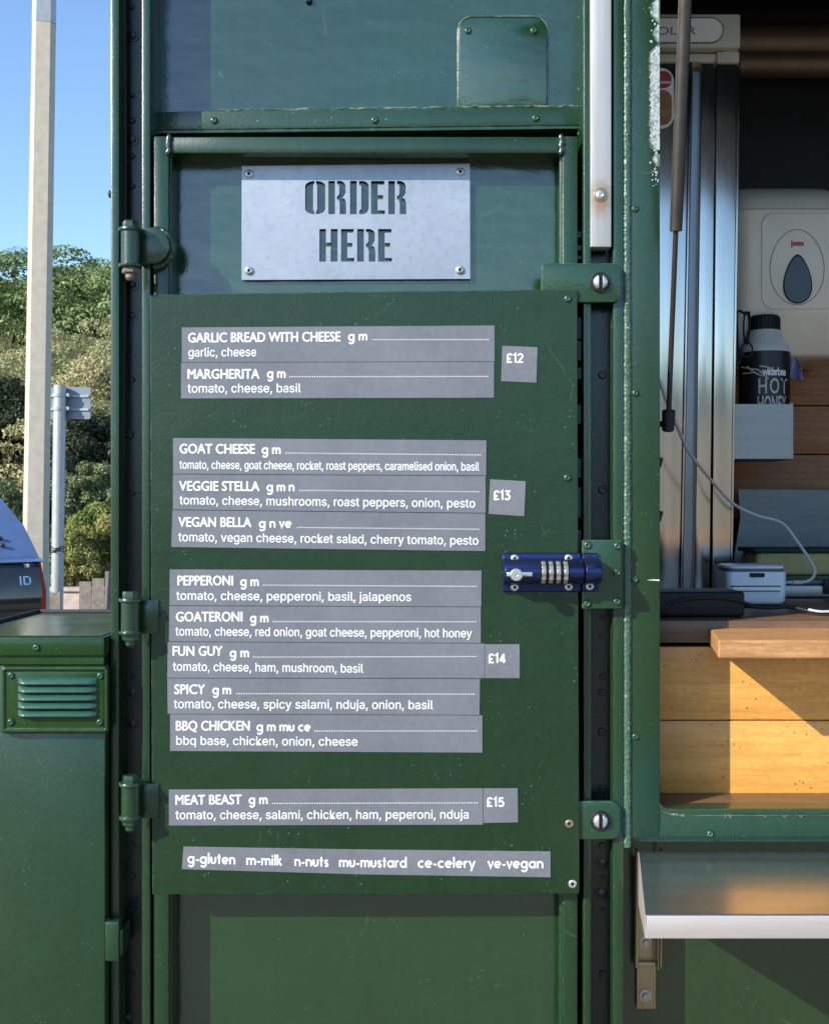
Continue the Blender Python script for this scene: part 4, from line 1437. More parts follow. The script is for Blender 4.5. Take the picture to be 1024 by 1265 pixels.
strip([(225, 404.5), (611, 402), (611, 446.6), (225, 447.6)], ('GARLIC BREAD WITH CHEESE', 232.5, 421, 423, 421.5), ('g m', 430, 454, 421, 420.5), (461, 603, 419.5, 419.5),
      ('garlic, cheese', 233, 317, 440.5, 440), 'grey strip reading GARLIC BREAD WITH CHEESE at the top of the board')
strip([(224, 448), (610.3, 447), (610.3, 491.5), (224, 492.5)], ('MARGHERITA', 232, 321, 467.8, 467.6), ('g m', 330, 353, 467, 467), (358.5, 602, 465.3, 465),
      ('tomato, cheese, basil', 232, 372, 485, 484.6), 'grey strip reading MARGHERITA under the garlic bread strip')
strip([(214, 541), (601, 544), (600.5, 587.6), (214.3, 585.4)], ('GOAT CHEESE', 222, 315.5, 560, 560.4), ('g m', 323.5, 347, 561, 561), (353.5, 593, 559.6, 562),
      ('tomato, cheese, goat cheese, rocket, roast peppers, caramelised onion, basil', 222, 592, 579, 581.4), 'grey strip reading GOAT CHEESE with very tightly set ingredients', 10.2)
strip([(214, 586), (600, 588.2), (600, 633.8), (214, 629.6)], ('VEGGIE STELLA', 221.5, 321, 606, 606.5), ('g m n', 329.5, 364, 607, 607), (371, 591, 605.8, 607.4),
      ('tomato, cheese, mushrooms, roast peppers, onion, pesto', 222, 587, 623, 627), 'grey strip reading VEGGIE STELLA between goat cheese and vegan bella')
strip([(213.5, 630.2), (599.5, 634.5), (599.5, 681), (212, 676)], ('VEGAN BELLA', 220.5, 311, 650.6, 651), ('g n ve', 320, 360.5, 652, 652), (368, 591, 651.6, 653.8),
      ('tomato, vegan cheese, rocket salad, cherry tomato, pesto', 220.5, 591, 668.5, 673), 'grey strip reading VEGAN BELLA below the veggie stella strip')
strip([(210, 703.5), (595, 705), (594.5, 749.6), (209.7, 748)], ('PEPPERONI', 219.5, 288.5, 723, 723), ('g m', 297, 320, 724, 724), (326, 588, 722.8, 724.4),
      ('tomato, cheese, pepperoni, basil, jalapenos', 218, 508, 741, 742.6), 'grey strip reading PEPPERONI with jalapenos')
strip([(209.5, 748.6), (594, 750.2), (594, 794.6), (209, 792.6)], ('GOATERONI', 217.5, 300, 767.6, 767.6), ('g m', 309, 332, 769, 769), (338, 587, 767.8, 768.2),
      ('tomato, cheese, red onion, goat cheese, pepperoni, hot honey', 217, 583, 785, 787.5), 'grey strip reading GOATERONI with hot honey')
strip([(207.5, 793.2), (598.6, 795.2), (598.6, 838), (207, 837.6)], ('FUN GUY', 213.5, 275.5, 810, 810), ('g m', 284, 308, 812, 812), (313.5, 588, 811.8, 811),
      ('tomato, cheese, ham, mushroom, basil', 214, 449, 828.5, 831), 'grey strip reading FUN GUY left of the 14 pound tag')
strip([(207, 838.2), (593, 838.8), (592.5, 883.4), (207.5, 882)], ('SPICY', 215.5, 254, 857.3, 857.3), ('g m', 262.5, 286, 857.8, 857.8), (293, 585, 856.8, 857.6),
      ('tomato, cheese, spicy salami, nduja, onion, basil', 215, 535, 874.8, 876), 'grey strip reading SPICY with salami and nduja')
strip([(210.5, 882.6), (596, 884), (596, 930), (210.5, 928)], ('BBQ CHICKEN', 217.5, 309, 902.3, 902.3), ('g m mu ce', 317, 384, 903.3, 903.5), (389.5, 588, 903, 903),
      ('bbq base, chicken, onion, cheese', 218, 442, 920, 921.4), 'grey strip reading BBQ CHICKEN below the spicy strip')
strip([(209, 975.5), (596.6, 974), (596.6, 1019), (209, 1020)], ('MEAT BEAST', 217, 299, 994, 993.4), ('g m', 307.5, 331, 993.4, 993.4), (337, 589, 992.5, 991.8),
      ('tomato, cheese, salami, chicken, ham, peperoni, nduja', 217, 579, 1012, 1011.3), 'grey strip reading MEAT BEAST left of the 15 pound tag')


def price(quad, txt, px0, px1, py, label):
    b = MB()
    t = thing('price_tag', P(sum(q[0] for q in quad) / 4, max(q[1] for q in quad), YS), label, 'price tag', 'small square grey price tags')
    b.pprism(quad, YS, YB0 - .0001, .0003, 1).build('tag_face', M['label'], t)
    b = MB(); stroke_text(b, txt, px0, px1, py, py, 8.3, YT, .27); b.build('price_figures', M['white'], t, smooth=False, recalc=False)


price([(620.5, 427), (664, 429), (662.5, 473), (619, 471)], '£12', 624.5, 647, 448, 'square grey tag reading £12 beside the garlic bread strips')
price([(605.5, 592), (649.5, 594.5), (647.5, 638), (603.5, 635)], '£13', 608.5, 630.5, 617.5, 'square grey tag reading £13 beside the veggie stella strip')
price([(599.1, 796), (642, 796), (642, 838), (599.1, 838)], '£14', 602, 625.5, 819, 'square grey tag reading £14 touching the fun guy strip')
price([(597.1, 974), (639.5, 974), (640, 1016), (597.1, 1017)], '£15', 600, 623, 996.5, 'square grey tag reading £15 touching the meat beast strip')

t = thing('allergen_strip', P(450, 1084, YS), 'long pale grey strip with the allergen key at the bottom of the board', 'menu strip', 'grey menu strips on the green board')
MB().pprism([(227, 1046), (450, 1049.6), (680, 1052), (680, 1084), (450, 1080.5), (225, 1074)], YS, YB0 - .0001, .0003, 1).build('strip_face', M['label'], t)
b = MB()
for (s, x0, x1, y0, y1) in (('g-gluten', 232, 291, 1066.5, 1068), ('m-milk', 304.5, 349, 1068.6, 1069.4), ('n-nuts', 364, 406, 1070, 1071), ('mu-mustard', 419, 502.5, 1071.2, 1072),
                            ('ce-celery', 516, 587.5, 1072, 1072.4), ('ve-vegan', 602, 671, 1072.6, 1072.8)):
    stroke_text(b, s, x0, x1, y0, y1, 9.0, YT, .25)
b.build('allergen_key', M['white'], t, smooth=False, recalc=False)

# ------------------------------------------------------------------ ORDER HERE plate, letters cut right through
YG = YP - .006
t = thing('order_sign', P(440, 346, YG), 'pale galvanised metal plate with stencil cut letters reading ORDER HERE', 'sign')


def qa(cx, cy, rx, ry, a0, a1, n=6):
    return [(cx + rx * math.cos(math.radians(a0 + (a1 - a0) * i / n)), cy - ry * math.sin(math.radians(a0 + (a1 - a0) * i / n))) for i in range(n + 1)]


def stencil(ch, x0, x1, y0, y1):
    w, h = x1 - x0, y1 - y0
    q = lambda u, v: (x0 + u * w, y0 + v * h)
    if ch == 'O':
        l = [q(.46, 0)] + [q(.46 - .46 * math.sin(a), .16 - .16 * math.cos(a)) for a in [i * math.pi / 12 for i in range(1, 7)]] + [q(0, .84)] + \
            [q(.46 - .46 * math.cos(a), .84 + .16 * math.sin(a)) for a in [i * math.pi / 12 for i in range(1, 7)]] + \
            [q(.46, .93)] + [q(.40, .86), q(.40, .14), q(.46, .07)]
        r = [(x0 + x1 - p[0], p[1]) for p in l]
        return [l, r]
    if ch == 'D':
        l = [q(0, 0), q(.36, 0), q(.36, 1), q(0, 1)]
        r = [q(.48, 0), q(.62, 0)] + [q(.62 + .38 * math.sin(a), .17 - .17 * math.cos(a)) for a in [i * math.pi / 12 for i in range(1, 7)]] + \
            [q(1 - .38 * (1 - math.cos(a)), .83 + .17 * math.sin(a)) for a in [i * math.pi / 12 for i in range(0, 7)]] + [q(.48, 1), q(.48, .90), q(.60, .84), q(.60, .16), q(.48, .10)]
        return [l, r]
    if ch == 'R':
        l = [q(0, 0), q(.37, 0), q(.37, 1), q(0, 1)]
        r = [q(.48, 0), q(.70, 0), q(.88, .05), q(.97, .15), q(.97, .36), q(.86, .47), q(.76, .50), q(.92, .55), q(1, .66), q(1, 1), q(.64, 1), q(.64, .66), q(.58, .57), q(.48, .55),
             q(.48, .46), q(.58, .43), q(.62, .36), q(.62, .15), q(.58, .10), q(.48, .09)]
        return [l, r]
    if ch == 'E':
        return [[q(0, 0), q(.96, 0), q(.96, .11), q(.48, .11), q(.48, .43), q(.86, .43), q(.86, .55), q(.48, .55), q(.48, .89), q(1, .89), q(1, 1), q(0, 1)]]
    if ch == 'H':
        return [[q(0, 0), q(.36, 0), q(.36, .42), q(.62, .42), q(.62, 0), q(1, 0), q(1, 1), q(.62, 1), q(.62, .54), q(.36, .54), q(.36, 1), q(0, 1)]]


def cut_plate(name, outer, holes, y0, y1, material, parent):
    cu = bpy.data.curves.new(name, 'CURVE')
    cu.dimensions = '2D'
    cu.fill_mode = 'BOTH'
    cu.extrude = (y1 - y0) / 2
    for poly in [outer] + holes:
        s = cu.splines.new('POLY')
        s.points.add(len(poly) - 1)
        for i, p in enumerate(poly):
            s.points[i].co = (PX(p[0], y0), PZ(p[1], y0), 0, 1)
        s.use_cyclic_u = True
    o = bpy.data.objects.new(name, cu)
    COL.objects.link(o)
    me = bpy.data.meshes.new_from_object(o.evaluated_get(bpy.context.evaluated_depsgraph_get()))
    bpy.data.objects.remove(o); bpy.data.curves.remove(cu)
    b = MB()
    ym = (y0 + y1) / 2
    b.add([(v.co.x, ym - v.co.z, v.co.y) for v in me.vertices], [tuple(p.vertices) for p in me.polygons])
    bpy.data.meshes.remove(me)
    return b.build(name, material, parent, smooth=False, recalc=False)


holes = []
for ch, a, c in (('O', 377.3, 402.2), ('R', 406, 427.8), ('D', 432.7, 455.9), ('E', 458.5, 475.8), ('R', 479.9, 502)):
    holes += stencil(ch, a, c, 223.6, 264.6)
for ch, a, c in (('H', 394.9, 417.4), ('E', 421.6, 437.8), ('R', 441.5, 464), ('E', 467.3, 484.5)):
    holes += stencil(ch, a, c, 283, 323.2)
cut_plate('cut_plate', [(299, 205), (580.5, 202), (580.8, 344.6), (298.8, 346)], holes, YG, YG + .002, M['galv'], t)
for (px, py) in ((308, 215), (568.5, 212.5), (308, 334.5), (568, 333.8)):
    s = fix('screw', px, py, YG - .0001, .0056, t, 'dome', 'zinc')
    b = MB(); b.lathe([(.0019, .0028), (.0019, .0034)], P(px, py, YG), (0, -1, 0), 10); b.build('screw_socket', M['blackhole'], t)

# ------------------------------------------------------------------ blue combination bolt lock
t = thing('combination_lock', P(680, 731, 0), 'blue metal sliding bolt lock with four number wheels on the board edge', 'lock')
LY = .0096
yl = -.004 + LY


def lock_body(px0, px1):
    """flanged plate with a half-round raised barrel"""
    b = MB()
    z0, z1 = PZ(731, yl), PZ(683, yl)
    zc_ = (PZ(721, yl) + PZ(690, yl)) / 2
    r = (PZ(690, yl) - PZ(721, yl)) / 2
    prof = [(0, z0), (-.004, z0), (-.0055, z0 + .0012), (-.0055, zc_ - r - .002)]
    for i in range(15):
        a = math.pi * i / 14
        prof.append((-.0065 - .0315 * math.sin(a) ** .75, zc_ - r * math.cos(a)))
    prof += [(-.0055, zc_ + r + .002), (-.0055, z1 - .0012), (-.004, z1), (0, z1)]
    xs = [PX(px0, yl), PX(px0, yl) + .001, PX(px1, yl) - .001, PX(px1, yl)]
    rings = []
    for k, x in enumerate(xs):
        ins = .001 if k in (0, 3) else 0
        rings.append([(x, LY + p[0] + (ins if p[0] < -.001 else 0), min(max(p[1], z0 + ins), z1 - ins)) for p in prof])
    b.loft(rings)
    return b, zc_, r


b, zc_, r = lock_body(620.8, 717)
body = b.build('lock_body', M['blue'], t, angle=40)
b, _, _ = lock_body(718.8, 738.5)
b.build('lock_keeper', M['blue'], t, angle=40)
for px in (670.4, 679.4, 688.4, 697.5):
    x = PX(px, yl - .02)
    b = MB()
    nn = 40
    rings = []
    for dx, rr_ in ((-.0027, .0130), (-.0022, .0140), (.0022, .0140), (.0027, .0130)):
        rings.append([Vector((x + dx, LY - .0262 + (rr_ - (.0012 if (i // 2) % 2 else 0)) * math.cos(2 * math.pi * i / nn), zc_ + (rr_ - (.0012 if (i // 2) % 2 else 0)) * math.sin(2 * math.pi * i / nn))) for i in range(nn)])
    b.loft(rings).build('number_wheel', M['brass'], t, angle=25)
    b = MB()
    b.lathe([(.0122, -.0036), (.0122, .0036)], (x, LY - .0267, zc_), (1, 0, 0), 24)
    b.build('wheel_slot', M['blackhole'], t)
for (px, py) in ((635.8, 690), (702.3, 689.8), (635.6, 725.3), (702.2, 724.8), (728.2, 724.3)):
    c = P(px, py, LY - .0062)
    b = MB(); b.lathe([(.0050, -.001), (.0050, .0008), (.0036, .0020), (.0019, .0020), (.0019, .0008)], c, (0, -1, 0), 18)
    s = b.build('lock_screw', M['zinc'], t)
    b = MB(); b.lathe([(.0017, .0008), (.0017, .0016)], c, (0, -1, 0), 10); b.build('screw_socket', M['blackhole'], s)
b = MB(); b.lathe([(.0034, -.001), (.0034, .0009)], P(728.3, 689.3, LY - .0062), (0, -1, 0), 14); b.build('screw_hole', M['blackhole'], t)
b = MB()
x0_, x1_ = PX(625, -.02), PX(656.5, -.02)
b.box(x0_, x1_, LY - .0385, LY - .029, PZ(709 + 2.6, LY - .03), PZ(709 - 2.6, LY - .03), .0004)
b.build('slide_slot', M['zinc'], t)
b = MB(); b.lathe([(.0050, 0), (.0052, .009), (.0074, .0095), (.0077, .0150), (.0070, .0162), (.0018, .0162), (.0016, .0150)], P(636.5, 709.3, LY - .0375), (0, -1, 0), 24)
b.build('slide_knob', M['zinc'], t)

# ------------------------------------------------------------------ steel serving shelf with folding bracket
ys0, ys1 = .020, -.194
A0, A1 = P(789, 1052, ys0), P(797.3, 1130, ys1)
zs = (A0.z + A1.z) / 2
A0z, A1z = PZ(1052, ys0), PZ(1130, ys1)
t = thing('steel_shelf', (.8, -.05, A1.z - .03), 'stainless steel serving shelf on a folding bracket below the hatch', 'shelf')
x_r = 1.55
lip = .0250
b = MB()
th = .0016
b.loft([[(A0.x, ys0, A0z), (A1.x, ys1 + .002, A1z), (A1.x, ys1, A1z - .002), (A1.x + .001, ys1, A1z - lip), (A1.x + .001, ys1 + .002, A1z - lip), (A1.x, ys1 + .003, A1z - .004), (A0.x, ys0, A0z - .003)],
        [(x_r, ys0, A0z), (x_r, ys1 + .002, A1z), (x_r, ys1, A1z - .002), (x_r, ys1, A1z - lip), (x_r, ys1 + .002, A1z - lip), (x_r, ys1 + .003, A1z - .004), (x_r, ys0, A0z - .003)]])
b.build('shelf_top', M['shelf'], t, angle=25)
b = MB()
b.add([(A0.x - .0008, ys0, A0z - .001), (A1.x - .0008, ys1, A1z - .001), (A1.x - .0008, ys1, A1z - lip), (A0.x - .0008, ys0, A0z - .066),
       (A0.x + .001, ys0, A0z - .001), (A1.x + .001, ys1, A1z - .001), (A1.x + .001, ys1, A1z - lip), (A0.x + .001, ys0, A0z - .066)],
      [(0, 1, 2, 3), (4, 5, 6, 7), (0, 1, 5, 4), (1, 2, 6, 5), (2, 3, 7, 6), (3, 0, 4, 7)])
b.build('shelf_end', M['lip'], t, smooth=False)
MB().box(A1.x + .0006, x_r, ys1 - .0010, ys1 - .0002, A1z - lip, A1z - .0008, .0004).build('shelf_lip', M['lip'], t)
yb0 = .088
b = MB()
b.box(PX(786, yb0), PX(810, yb0), yb0, yb0 + .003, PZ(1246.5, yb0), PZ(1060, yb0), .0008)
b.box(PX(784.6, yb0), PX(786, yb0), yb0 - .012, yb0 + .003, PZ(1194, yb0), PZ(1062, yb0))
b.box(PX(810, yb0), PX(811.4, yb0), yb0 - .012, yb0 + .003, PZ(1194, yb0), PZ(1062, yb0))
b.box(PX(787, yb0), PX(809, yb0), yb0 - .006, yb0 - .0005, PZ(1193, yb0), PZ(1187, yb0), .001)
brk = b.build('bracket', M['bracket'], t)
b = MB()
for dx in (-.0035, .0285):
    x = PX(785.5, yb0) + dx
    b.add([(x, yb0 - .001, PZ(1196, yb0)), (x, yb0 - .014, PZ(1190, yb0)), (x, yb0 - .022, A1z - .010), (x, yb0 - .008, A1z - .010), (x, yb0 - .003, PZ(1130, yb0)),
           (x + .002, yb0 - .001, PZ(1196, yb0)), (x + .002, yb0 - .014, PZ(1190, yb0)), (x + .002, yb0 - .022, A1z - .010), (x + .002, yb0 - .008, A1z - .010), (x + .002, yb0 - .003, PZ(1130, yb0))],
          [(0, 1, 2, 3, 4), (9, 8, 7, 6, 5), (0, 1, 6, 5), (1, 2, 7, 6), (2, 3, 8, 7), (3, 4, 9, 8), (4, 0, 5, 9)])
b.build('bracket_arm', M['bracket'], t, smooth=False)
for py in (1164, 1230):
    b = MB(); b.lathe([(.0085, 0), (.0085, .0012), (.0060, .0016)], P(797, py, yb0), (0, -1, 0), 20)
    b.lathe([(.0052, .001), (.0052, .0045), (.0046, .0052)], P(797, py, yb0), (0, -1, 0), 6)
    b.build('bolt', M['brass'], brk)

# ------------------------------------------------------------------ wooden ledge in front of the counter
y0, y1 = -.024, YC - .0006
a0, a1 = P(876, 776, y1), P(886.5, 791, y0)
zt0, zt1 = PZ(776, y1), PZ(791, y0)
th = PZ(791, y0) - PZ(813.5, y0)
t = tag(MB().add([(a0.x, y1, zt0), (a1.x, y0, zt1), (a1.x, y0, zt1 - th), (a0.x, y1, zt0 - th), (1.35, y1, zt0), (1.35, y0, zt1), (1.35, y0, zt1 - th), (1.35, y1, zt0 - th)],
                 [(0, 1, 2, 3), (7, 6, 5, 4), (0, 4, 5, 1), (1, 5, 6, 2), (2, 6, 7, 3), (3, 7, 4, 0)]).build('wooden_ledge', M['bar'], None, smooth=False, origin=(.8, .05, zt1 - th)),
        'thick pale wooden ledge fixed along the front of the dark counter', 'ledge')
bm_ = bmesh.new(); bm_.from_mesh(t.data)
bmesh.ops.bevel(bm_, geom=bm_.edges[:], offset=.002, segments=2, affect='EDGES', profile=.5)
bm_.to_mesh(t.data); bm_.free()

# ------------------------------------------------------------------ storage locker left of the van
yl = 0.0
xL = -.578
xRr = PX(136.4, YF)
zt = PZ(787, yl)
t = thing('storage_locker', (xL + .1, .17, 0), 'green metal locker with a louvred vent joined to the van corner', 'locker')
b = MB()
b.box(xL + .004, xRr - .002, .006, .33, .12, PZ(822, 0), .002)
b.box(xL + .02, xRr - .02, .03, .31, 0, .119)
b.build('locker_body', M['green'], t)
b = MB()
b.box(xL, xRr - .001, yl, .336, PZ(811, 0), zt, .003)
b.box(xL + .003, xRr - .003, .004, .333, PZ(821.5, 0), PZ(811.3, 0))
lid = b.build('lid', M['green_wash'], t)
MB().box(xL + .012, xRr - .006, yl + .004, .322, zt + .0003, zt + .0014).build('lid_skin', M['green_panel'], t)
b = MB()
b.tube([(xL + .004, yl + .006, zt + .002), (xL + .004, .329, zt + .002), (xRr - .003, .329, zt + .002)], .0045, 6)
b.build('lid_seal', M['rubber'], t)
fix('screw', 45.5, 800, -.0002, .0046, t, 'dome', 'screw')
# vent: pressed frame, inner plate, louvres
yv = .006
b = MB()
o1 = prr(2.5, 823, 134.5, 906, 4, 0)
b.prism(o1, -.0035, yv - .0006, .003, 3)
vent = b.build('vent_frame', M['green_wash'], t)
b = MB()
b.prism(prr(8, 829, 130.5, 900, 3, 0), -.0050, -.0036, .0008)
for (a, c, d0, e) in ((4, 824, 133, 828), (4, 900.5, 133, 904)):
    b.cyl(P(6, (c + e) / 2, -.0045), P(131, (c + e) / 2, -.0045), .0026, 8)
for px in (5.5, 132):
    b.cyl(P(px, 827, -.0045), P(px, 902, -.0045), .0024, 8)
b.build('vent_plate', M['green_wash'], vent)
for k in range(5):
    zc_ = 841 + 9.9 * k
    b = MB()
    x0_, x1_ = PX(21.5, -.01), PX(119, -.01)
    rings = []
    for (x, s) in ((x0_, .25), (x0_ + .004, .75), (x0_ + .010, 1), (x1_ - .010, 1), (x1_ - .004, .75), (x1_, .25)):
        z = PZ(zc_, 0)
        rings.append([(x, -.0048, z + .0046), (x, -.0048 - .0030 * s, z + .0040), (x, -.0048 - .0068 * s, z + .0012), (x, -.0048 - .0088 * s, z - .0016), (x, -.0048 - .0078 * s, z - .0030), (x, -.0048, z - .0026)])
    b.loft(rings).build('louvre', M['green_skytint'], vent)
for (px, py) in ((14.5, 834.5), (124.5, 835), (14, 892), (124, 892)):
    fix('screw', px, py, -.0052, .0044, vent, 'dome', 'screw')

# ------------------------------------------------------------------ inside the hatch: fridge
yf = .45
t = thing('fridge', (PX(850, yf), .65, zc0), 'tall narrow stainless steel fridge behind the hatch frame', 'fridge')
zt = PZ(72, yf); zb = zc0 + .001


def leanpoly(a_top, b_top, a_bot, b_bot, y_, top=72):
    zt_ = PZ(top, y_)
    yy = 740
    return [(PX(a_top, y_), zt_), (PX(b_top, y_), zt_), (PX(b_bot, y_), max(PZ(yy, y_), zb)), (PX(a_bot, y_), max(PZ(yy, y_), zb))]


b = MB()
b.prism(leanpoly(800, 913, 800, 902, yf + .035), yf + .035, .86)
b.build('cabinet', M['steel_dark'], t, smooth=False)
MB().prism(leanpoly(800, 851.5, 800, 838.5, yf), yf, yf + .034, .0012).build('door_panel', M['steel'], t)
MB().prism(leanpoly(852.5, 855.2, 839.5, 842.2, yf - .002), yf - .002, yf + .034, .0008).build('door_edge', M['steel'], t)
MB().prism(leanpoly(856, 866, 843, 857, yf + .025), yf + .025, yf + .034).build('door_recess', M['steel_dark'], t)
MB().prism(leanpoly(866.5, 883.5, 858, 876, yf), yf, yf + .034, .0012).build('door_panel', M['steel'], t)
MB().prism(leanpoly(885.5, 911, 879, 901, yf - .004), yf - .004, yf + .034, .0012).build('side_panel', M['steel'], t)
MB().prism(leanpoly(911.5, 914.5, 901.3, 904, yf + .004), yf + .004, .86, .001).build('side_edge', M['steel'], t)
b = MB()
b.pbox(790, 17, 914.5, 59, yf - .018, .86, .003)
hd_ = b.build('header', M['creamhead'], t)
b = MB()
b.pbox(790, 60, 911, 66, yf + .01, .86)
b.pbox(790, 66.5, 885, 76, yf - .003, .86, .001)
b.pbox(885.5, 64, 913, 77, yf - .007, .86, .001)
b.pbox(893, 60.2, 908, 64, yf - .006, .45, .001)
b.build('header_lip', M['creamhead'], t)
yq = yf - .018
MB().prism(prr(780, 21.5, 893.5, 54, 16, yq), yq - .0016, yq - .0002, .0006).build('badge_rim', M['grey'], hd_)
MB().prism(prr(780, 23.5, 891.5, 52.5, 14.5, yq), yq - .0028, yq - .0018).build('badge_plate', M['creampale'], hd_)
b = MB(); place_text(b, text_shape('POLAR', False), 803, 859.5, 42.8, 42.8, 9.6, yq - .0031, False, .15); b.build('badge_letters', M['bluep'], hd_, smooth=False, recalc=False)
# round sticker: white rim, red and white striped top, brown lower half
yk = yf - .0004
b = MB(); b.prism(rrect(PX(800, yk), PX(832, yk), PZ(159, yk), PZ(84, yk), .021), yk - .0004, yk).build('sticker', M['creampale'], t)
stk = bpy.data.objects['sticker'] if 'sticker' in bpy.data.objects else None
b = MB(); b.prism(rrect(PX(803, yk), PX(829, yk), PZ(109, yk), PZ(88, yk), .012), yk - .0008, yk - .0005).build('sticker_band', M['red'], stk)
b = MB(); b.box(PX(803, yk), PX(829, yk), yk - .0011, yk - .0009, PZ(103.5, yk), PZ(100.5, yk)).build('sticker_stripe', M['silverink'], stk)
b = MB(); b.prism(rrect(PX(803, yk), PX(829.5, yk), PZ(155, yk), PZ(111, yk), .016), yk - .0008, yk - .0005).build('sticker_patch', M['backwood'], stk)

# ------------------------------------------------------------------ paper dispenser
yd = .66
t = thing('paper_dispenser', P(985, 437, yd + .1), 'large cream plastic paper dispenser with a drop shaped window', 'dispenser')


def disp_ring(z, x0, x1, yfr, ybk, r, n=8):
    pts = [(x0, ybk), (x0, yfr + r)]
    pts += [(x0 + r - r * math.cos(a), yfr + r - r * math.sin(a)) for a in [math.pi / 2 * i / n for i in range(1, n + 1)]]
    pts += [(x1 - r + r * math.sin(a), yfr + r - r * math.cos(a)) for a in [math.pi / 2 * i / n for i in range(0, n)]]
    pts += [(x1, yfr + r), (x1, ybk)]
    return [(p[0], p[1], z) for p in pts]


x0_, x1_ = PX(909, yd), PX(1063, yd)
b = MB()
b.loft([disp_ring(PZ(437, yd), x0_ + .004, x1_ - .004, yd + .036, .885, .035), disp_ring(PZ(433, yd), x0_ + .002, x1_ - .002, yd + .031, .885, .035),
        disp_ring(PZ(388, yd), x0_, x1_, yd + .002, .885, .035), disp_ring(PZ(384, yd), x0_, x1_, yd, .885, .035),
        disp_ring(PZ(275, yd), x0_, x1_, yd, .885, .035), disp_ring(PZ(258, yd), x0_, x1_, yd + .004, .885, .035)])
b.build('case', M['cream'], t, angle=50)
b = MB()
rings = []
for i in range(9):
    q = i / 8
    rings.append(disp_ring(PZ(257, yd) + .084 * q ** .8, x0_ + .001 + .02 * q ** 2, x1_ - .001 - .02 * q ** 2, yd + .004 + .085 * q + .10 * q ** 3, .885, .035 + .02 * q))
b.loft(rings).build('lid', M['cream'], t, angle=60)
def prr_px(a, b_, c, d, r):
    return [(p[0], p[1]) for p in rrect(a, c, b_, d, r)]


drop = lambda cx, cy, w, h, k: [(cx + w * math.sin(a) * (1 - k * (1 + math.cos(a)) / 2), cy - h * math.cos(a)) for a in [2 * math.pi * i / 40 for i in range(40)]]
yk = yd - .0003
b = MB()
b.pprism(prr_px(940, 263, 1062, 382, 16), yd - .0022, yd + .001, .0018, 3).build('front_moulding', M['cream'], t)
yk = yd - .0025
b = MB()
ol = drop(984, 330, 35.5, 46.5, .12)
ring = [P(p[0], p[1], yk) for p in ol]
b.tube(ring + [ring[0]], .0006, 6).build('outline', M['grey'], t)
b = MB()
b.pprism(drop(985, 344.5, 23, 30.5, .5), yk - .0015, yd + .002, .0008).build('window_rim', M['black'], t)
b = MB()
b.pprism(drop(985, 345, 21, 28.5, .5), yk - .0030, yk - .0016).build('window', M['smoke'], t)
b = MB(); place_text(b, text_shape('Jantex', False), 976, 993, 303.5, 303.5, 6.8, yk - .0004, False, .35); b.build('maker_lettering', M['red'], t, smooth=False, recalc=False)

# ------------------------------------------------------------------ steel holder, bottle, cloth, clips
yt = .60
t = tag(MB().pbox(903, 499, 979.5, 567, yt, yt + .0015, .0004).pbox(903, 499, 904, 567, yt + .0016, yt + .13).pbox(978.5, 499, 979.5, 567, yt + .0016, yt + .13).box(PX(904, yt), PX(978, yt), yt + .0016, yt + .13, PZ(567, yt), PZ(566, yt)).pbox(904.2, 497, 978.3, 566, yt + .13, yt + .1316)
        .build('steel_holder', M['sheet'], None, smooth=False, origin=P(941, 567, yt)), 'open dull steel box on the back boards holding the honey bottle', 'holder')
MB().box(PX(930, yt), PX(955, yt), yt + .132, YB - .0005, PZ(560, yt), PZ(530, yt)).build('arm', M['sheet'], t)
ybt = yt + .066
cxb = PX(943.5, ybt)
s_ = (D + ybt) / F
t = thing('honey_bottle', (cxb, ybt, PZ(566, yt) + .001), 'white bottle with black HOT HONEY label and black cap', 'bottle')
zr = lambda py: PZ(py, ybt)
rb = 30.5 * s_
b = MB()
b.lathe([(rb * .95, PZ(566, yt) + .001), (rb, PZ(566, yt) + .006), (rb, zr(437)), (rb * .98, zr(432)), (rb * .84, zr(424)), (rb * .70, zr(418)), (rb * .62, zr(409))], (cxb, ybt, 0), (0, 0, 1), 40)
b.build('flask', M['bottle'], t)
b = MB()
nr = 44
ang = [math.radians(-97 + 165 * i / nr) for i in range(nr + 1)]
rl = rb + .0004
vs_ = []
for z in (zr(558), zr(437)):
    vs_ += [(cxb + rl * math.sin(a), ybt - rl * math.cos(a), z) for a in ang]
b.add(vs_, [(i, i + 1, nr + 2 + i, nr + 1 + i) for i in range(nr)])
lb = b.build('label', M['blacklabel'], t, recalc=False)
b = MB()
pr = []
for i in range(48):
    pass
b.lathe([(rb * .60, zr(411)), (rb * .61, zr(393)), (rb * .56, zr(391))], (cxb, ybt, 0), (0, 0, 1), 28)
for i in range(28):
    a = 2 * math.pi * i / 28
    b.cyl((cxb + rb * .605 * math.cos(a), ybt + rb * .605 * math.sin(a), zr(410)), (cxb + rb * .605 * math.cos(a), ybt + rb * .605 * math.sin(a), zr(394)), .0012, 5)
b.build('cap', M['black'], t)


def wrap_text(shape, px0, px1, pyb, hpx, font_h):
    """text bent round the bottle"""
    vs_, fs_ = shape
    xs = [v[0] for v in vs_]; x0, x1 = min(xs), max(xs)
    out = []
    for (x, z) in vs_:
        px = px0 + (px1 - px0) * (x - x0) / (x1 - x0)
        u = max(-.98, min(.98, ((px - 512) * s_ - cxb) / rb))
        a = math.asin(u)
        out.append((cxb + (rl + .0005) * math.sin(a), ybt - (rl + .0005) * math.cos(a), zr(pyb) + z / font_h * hpx * s_))
    return out, fs_


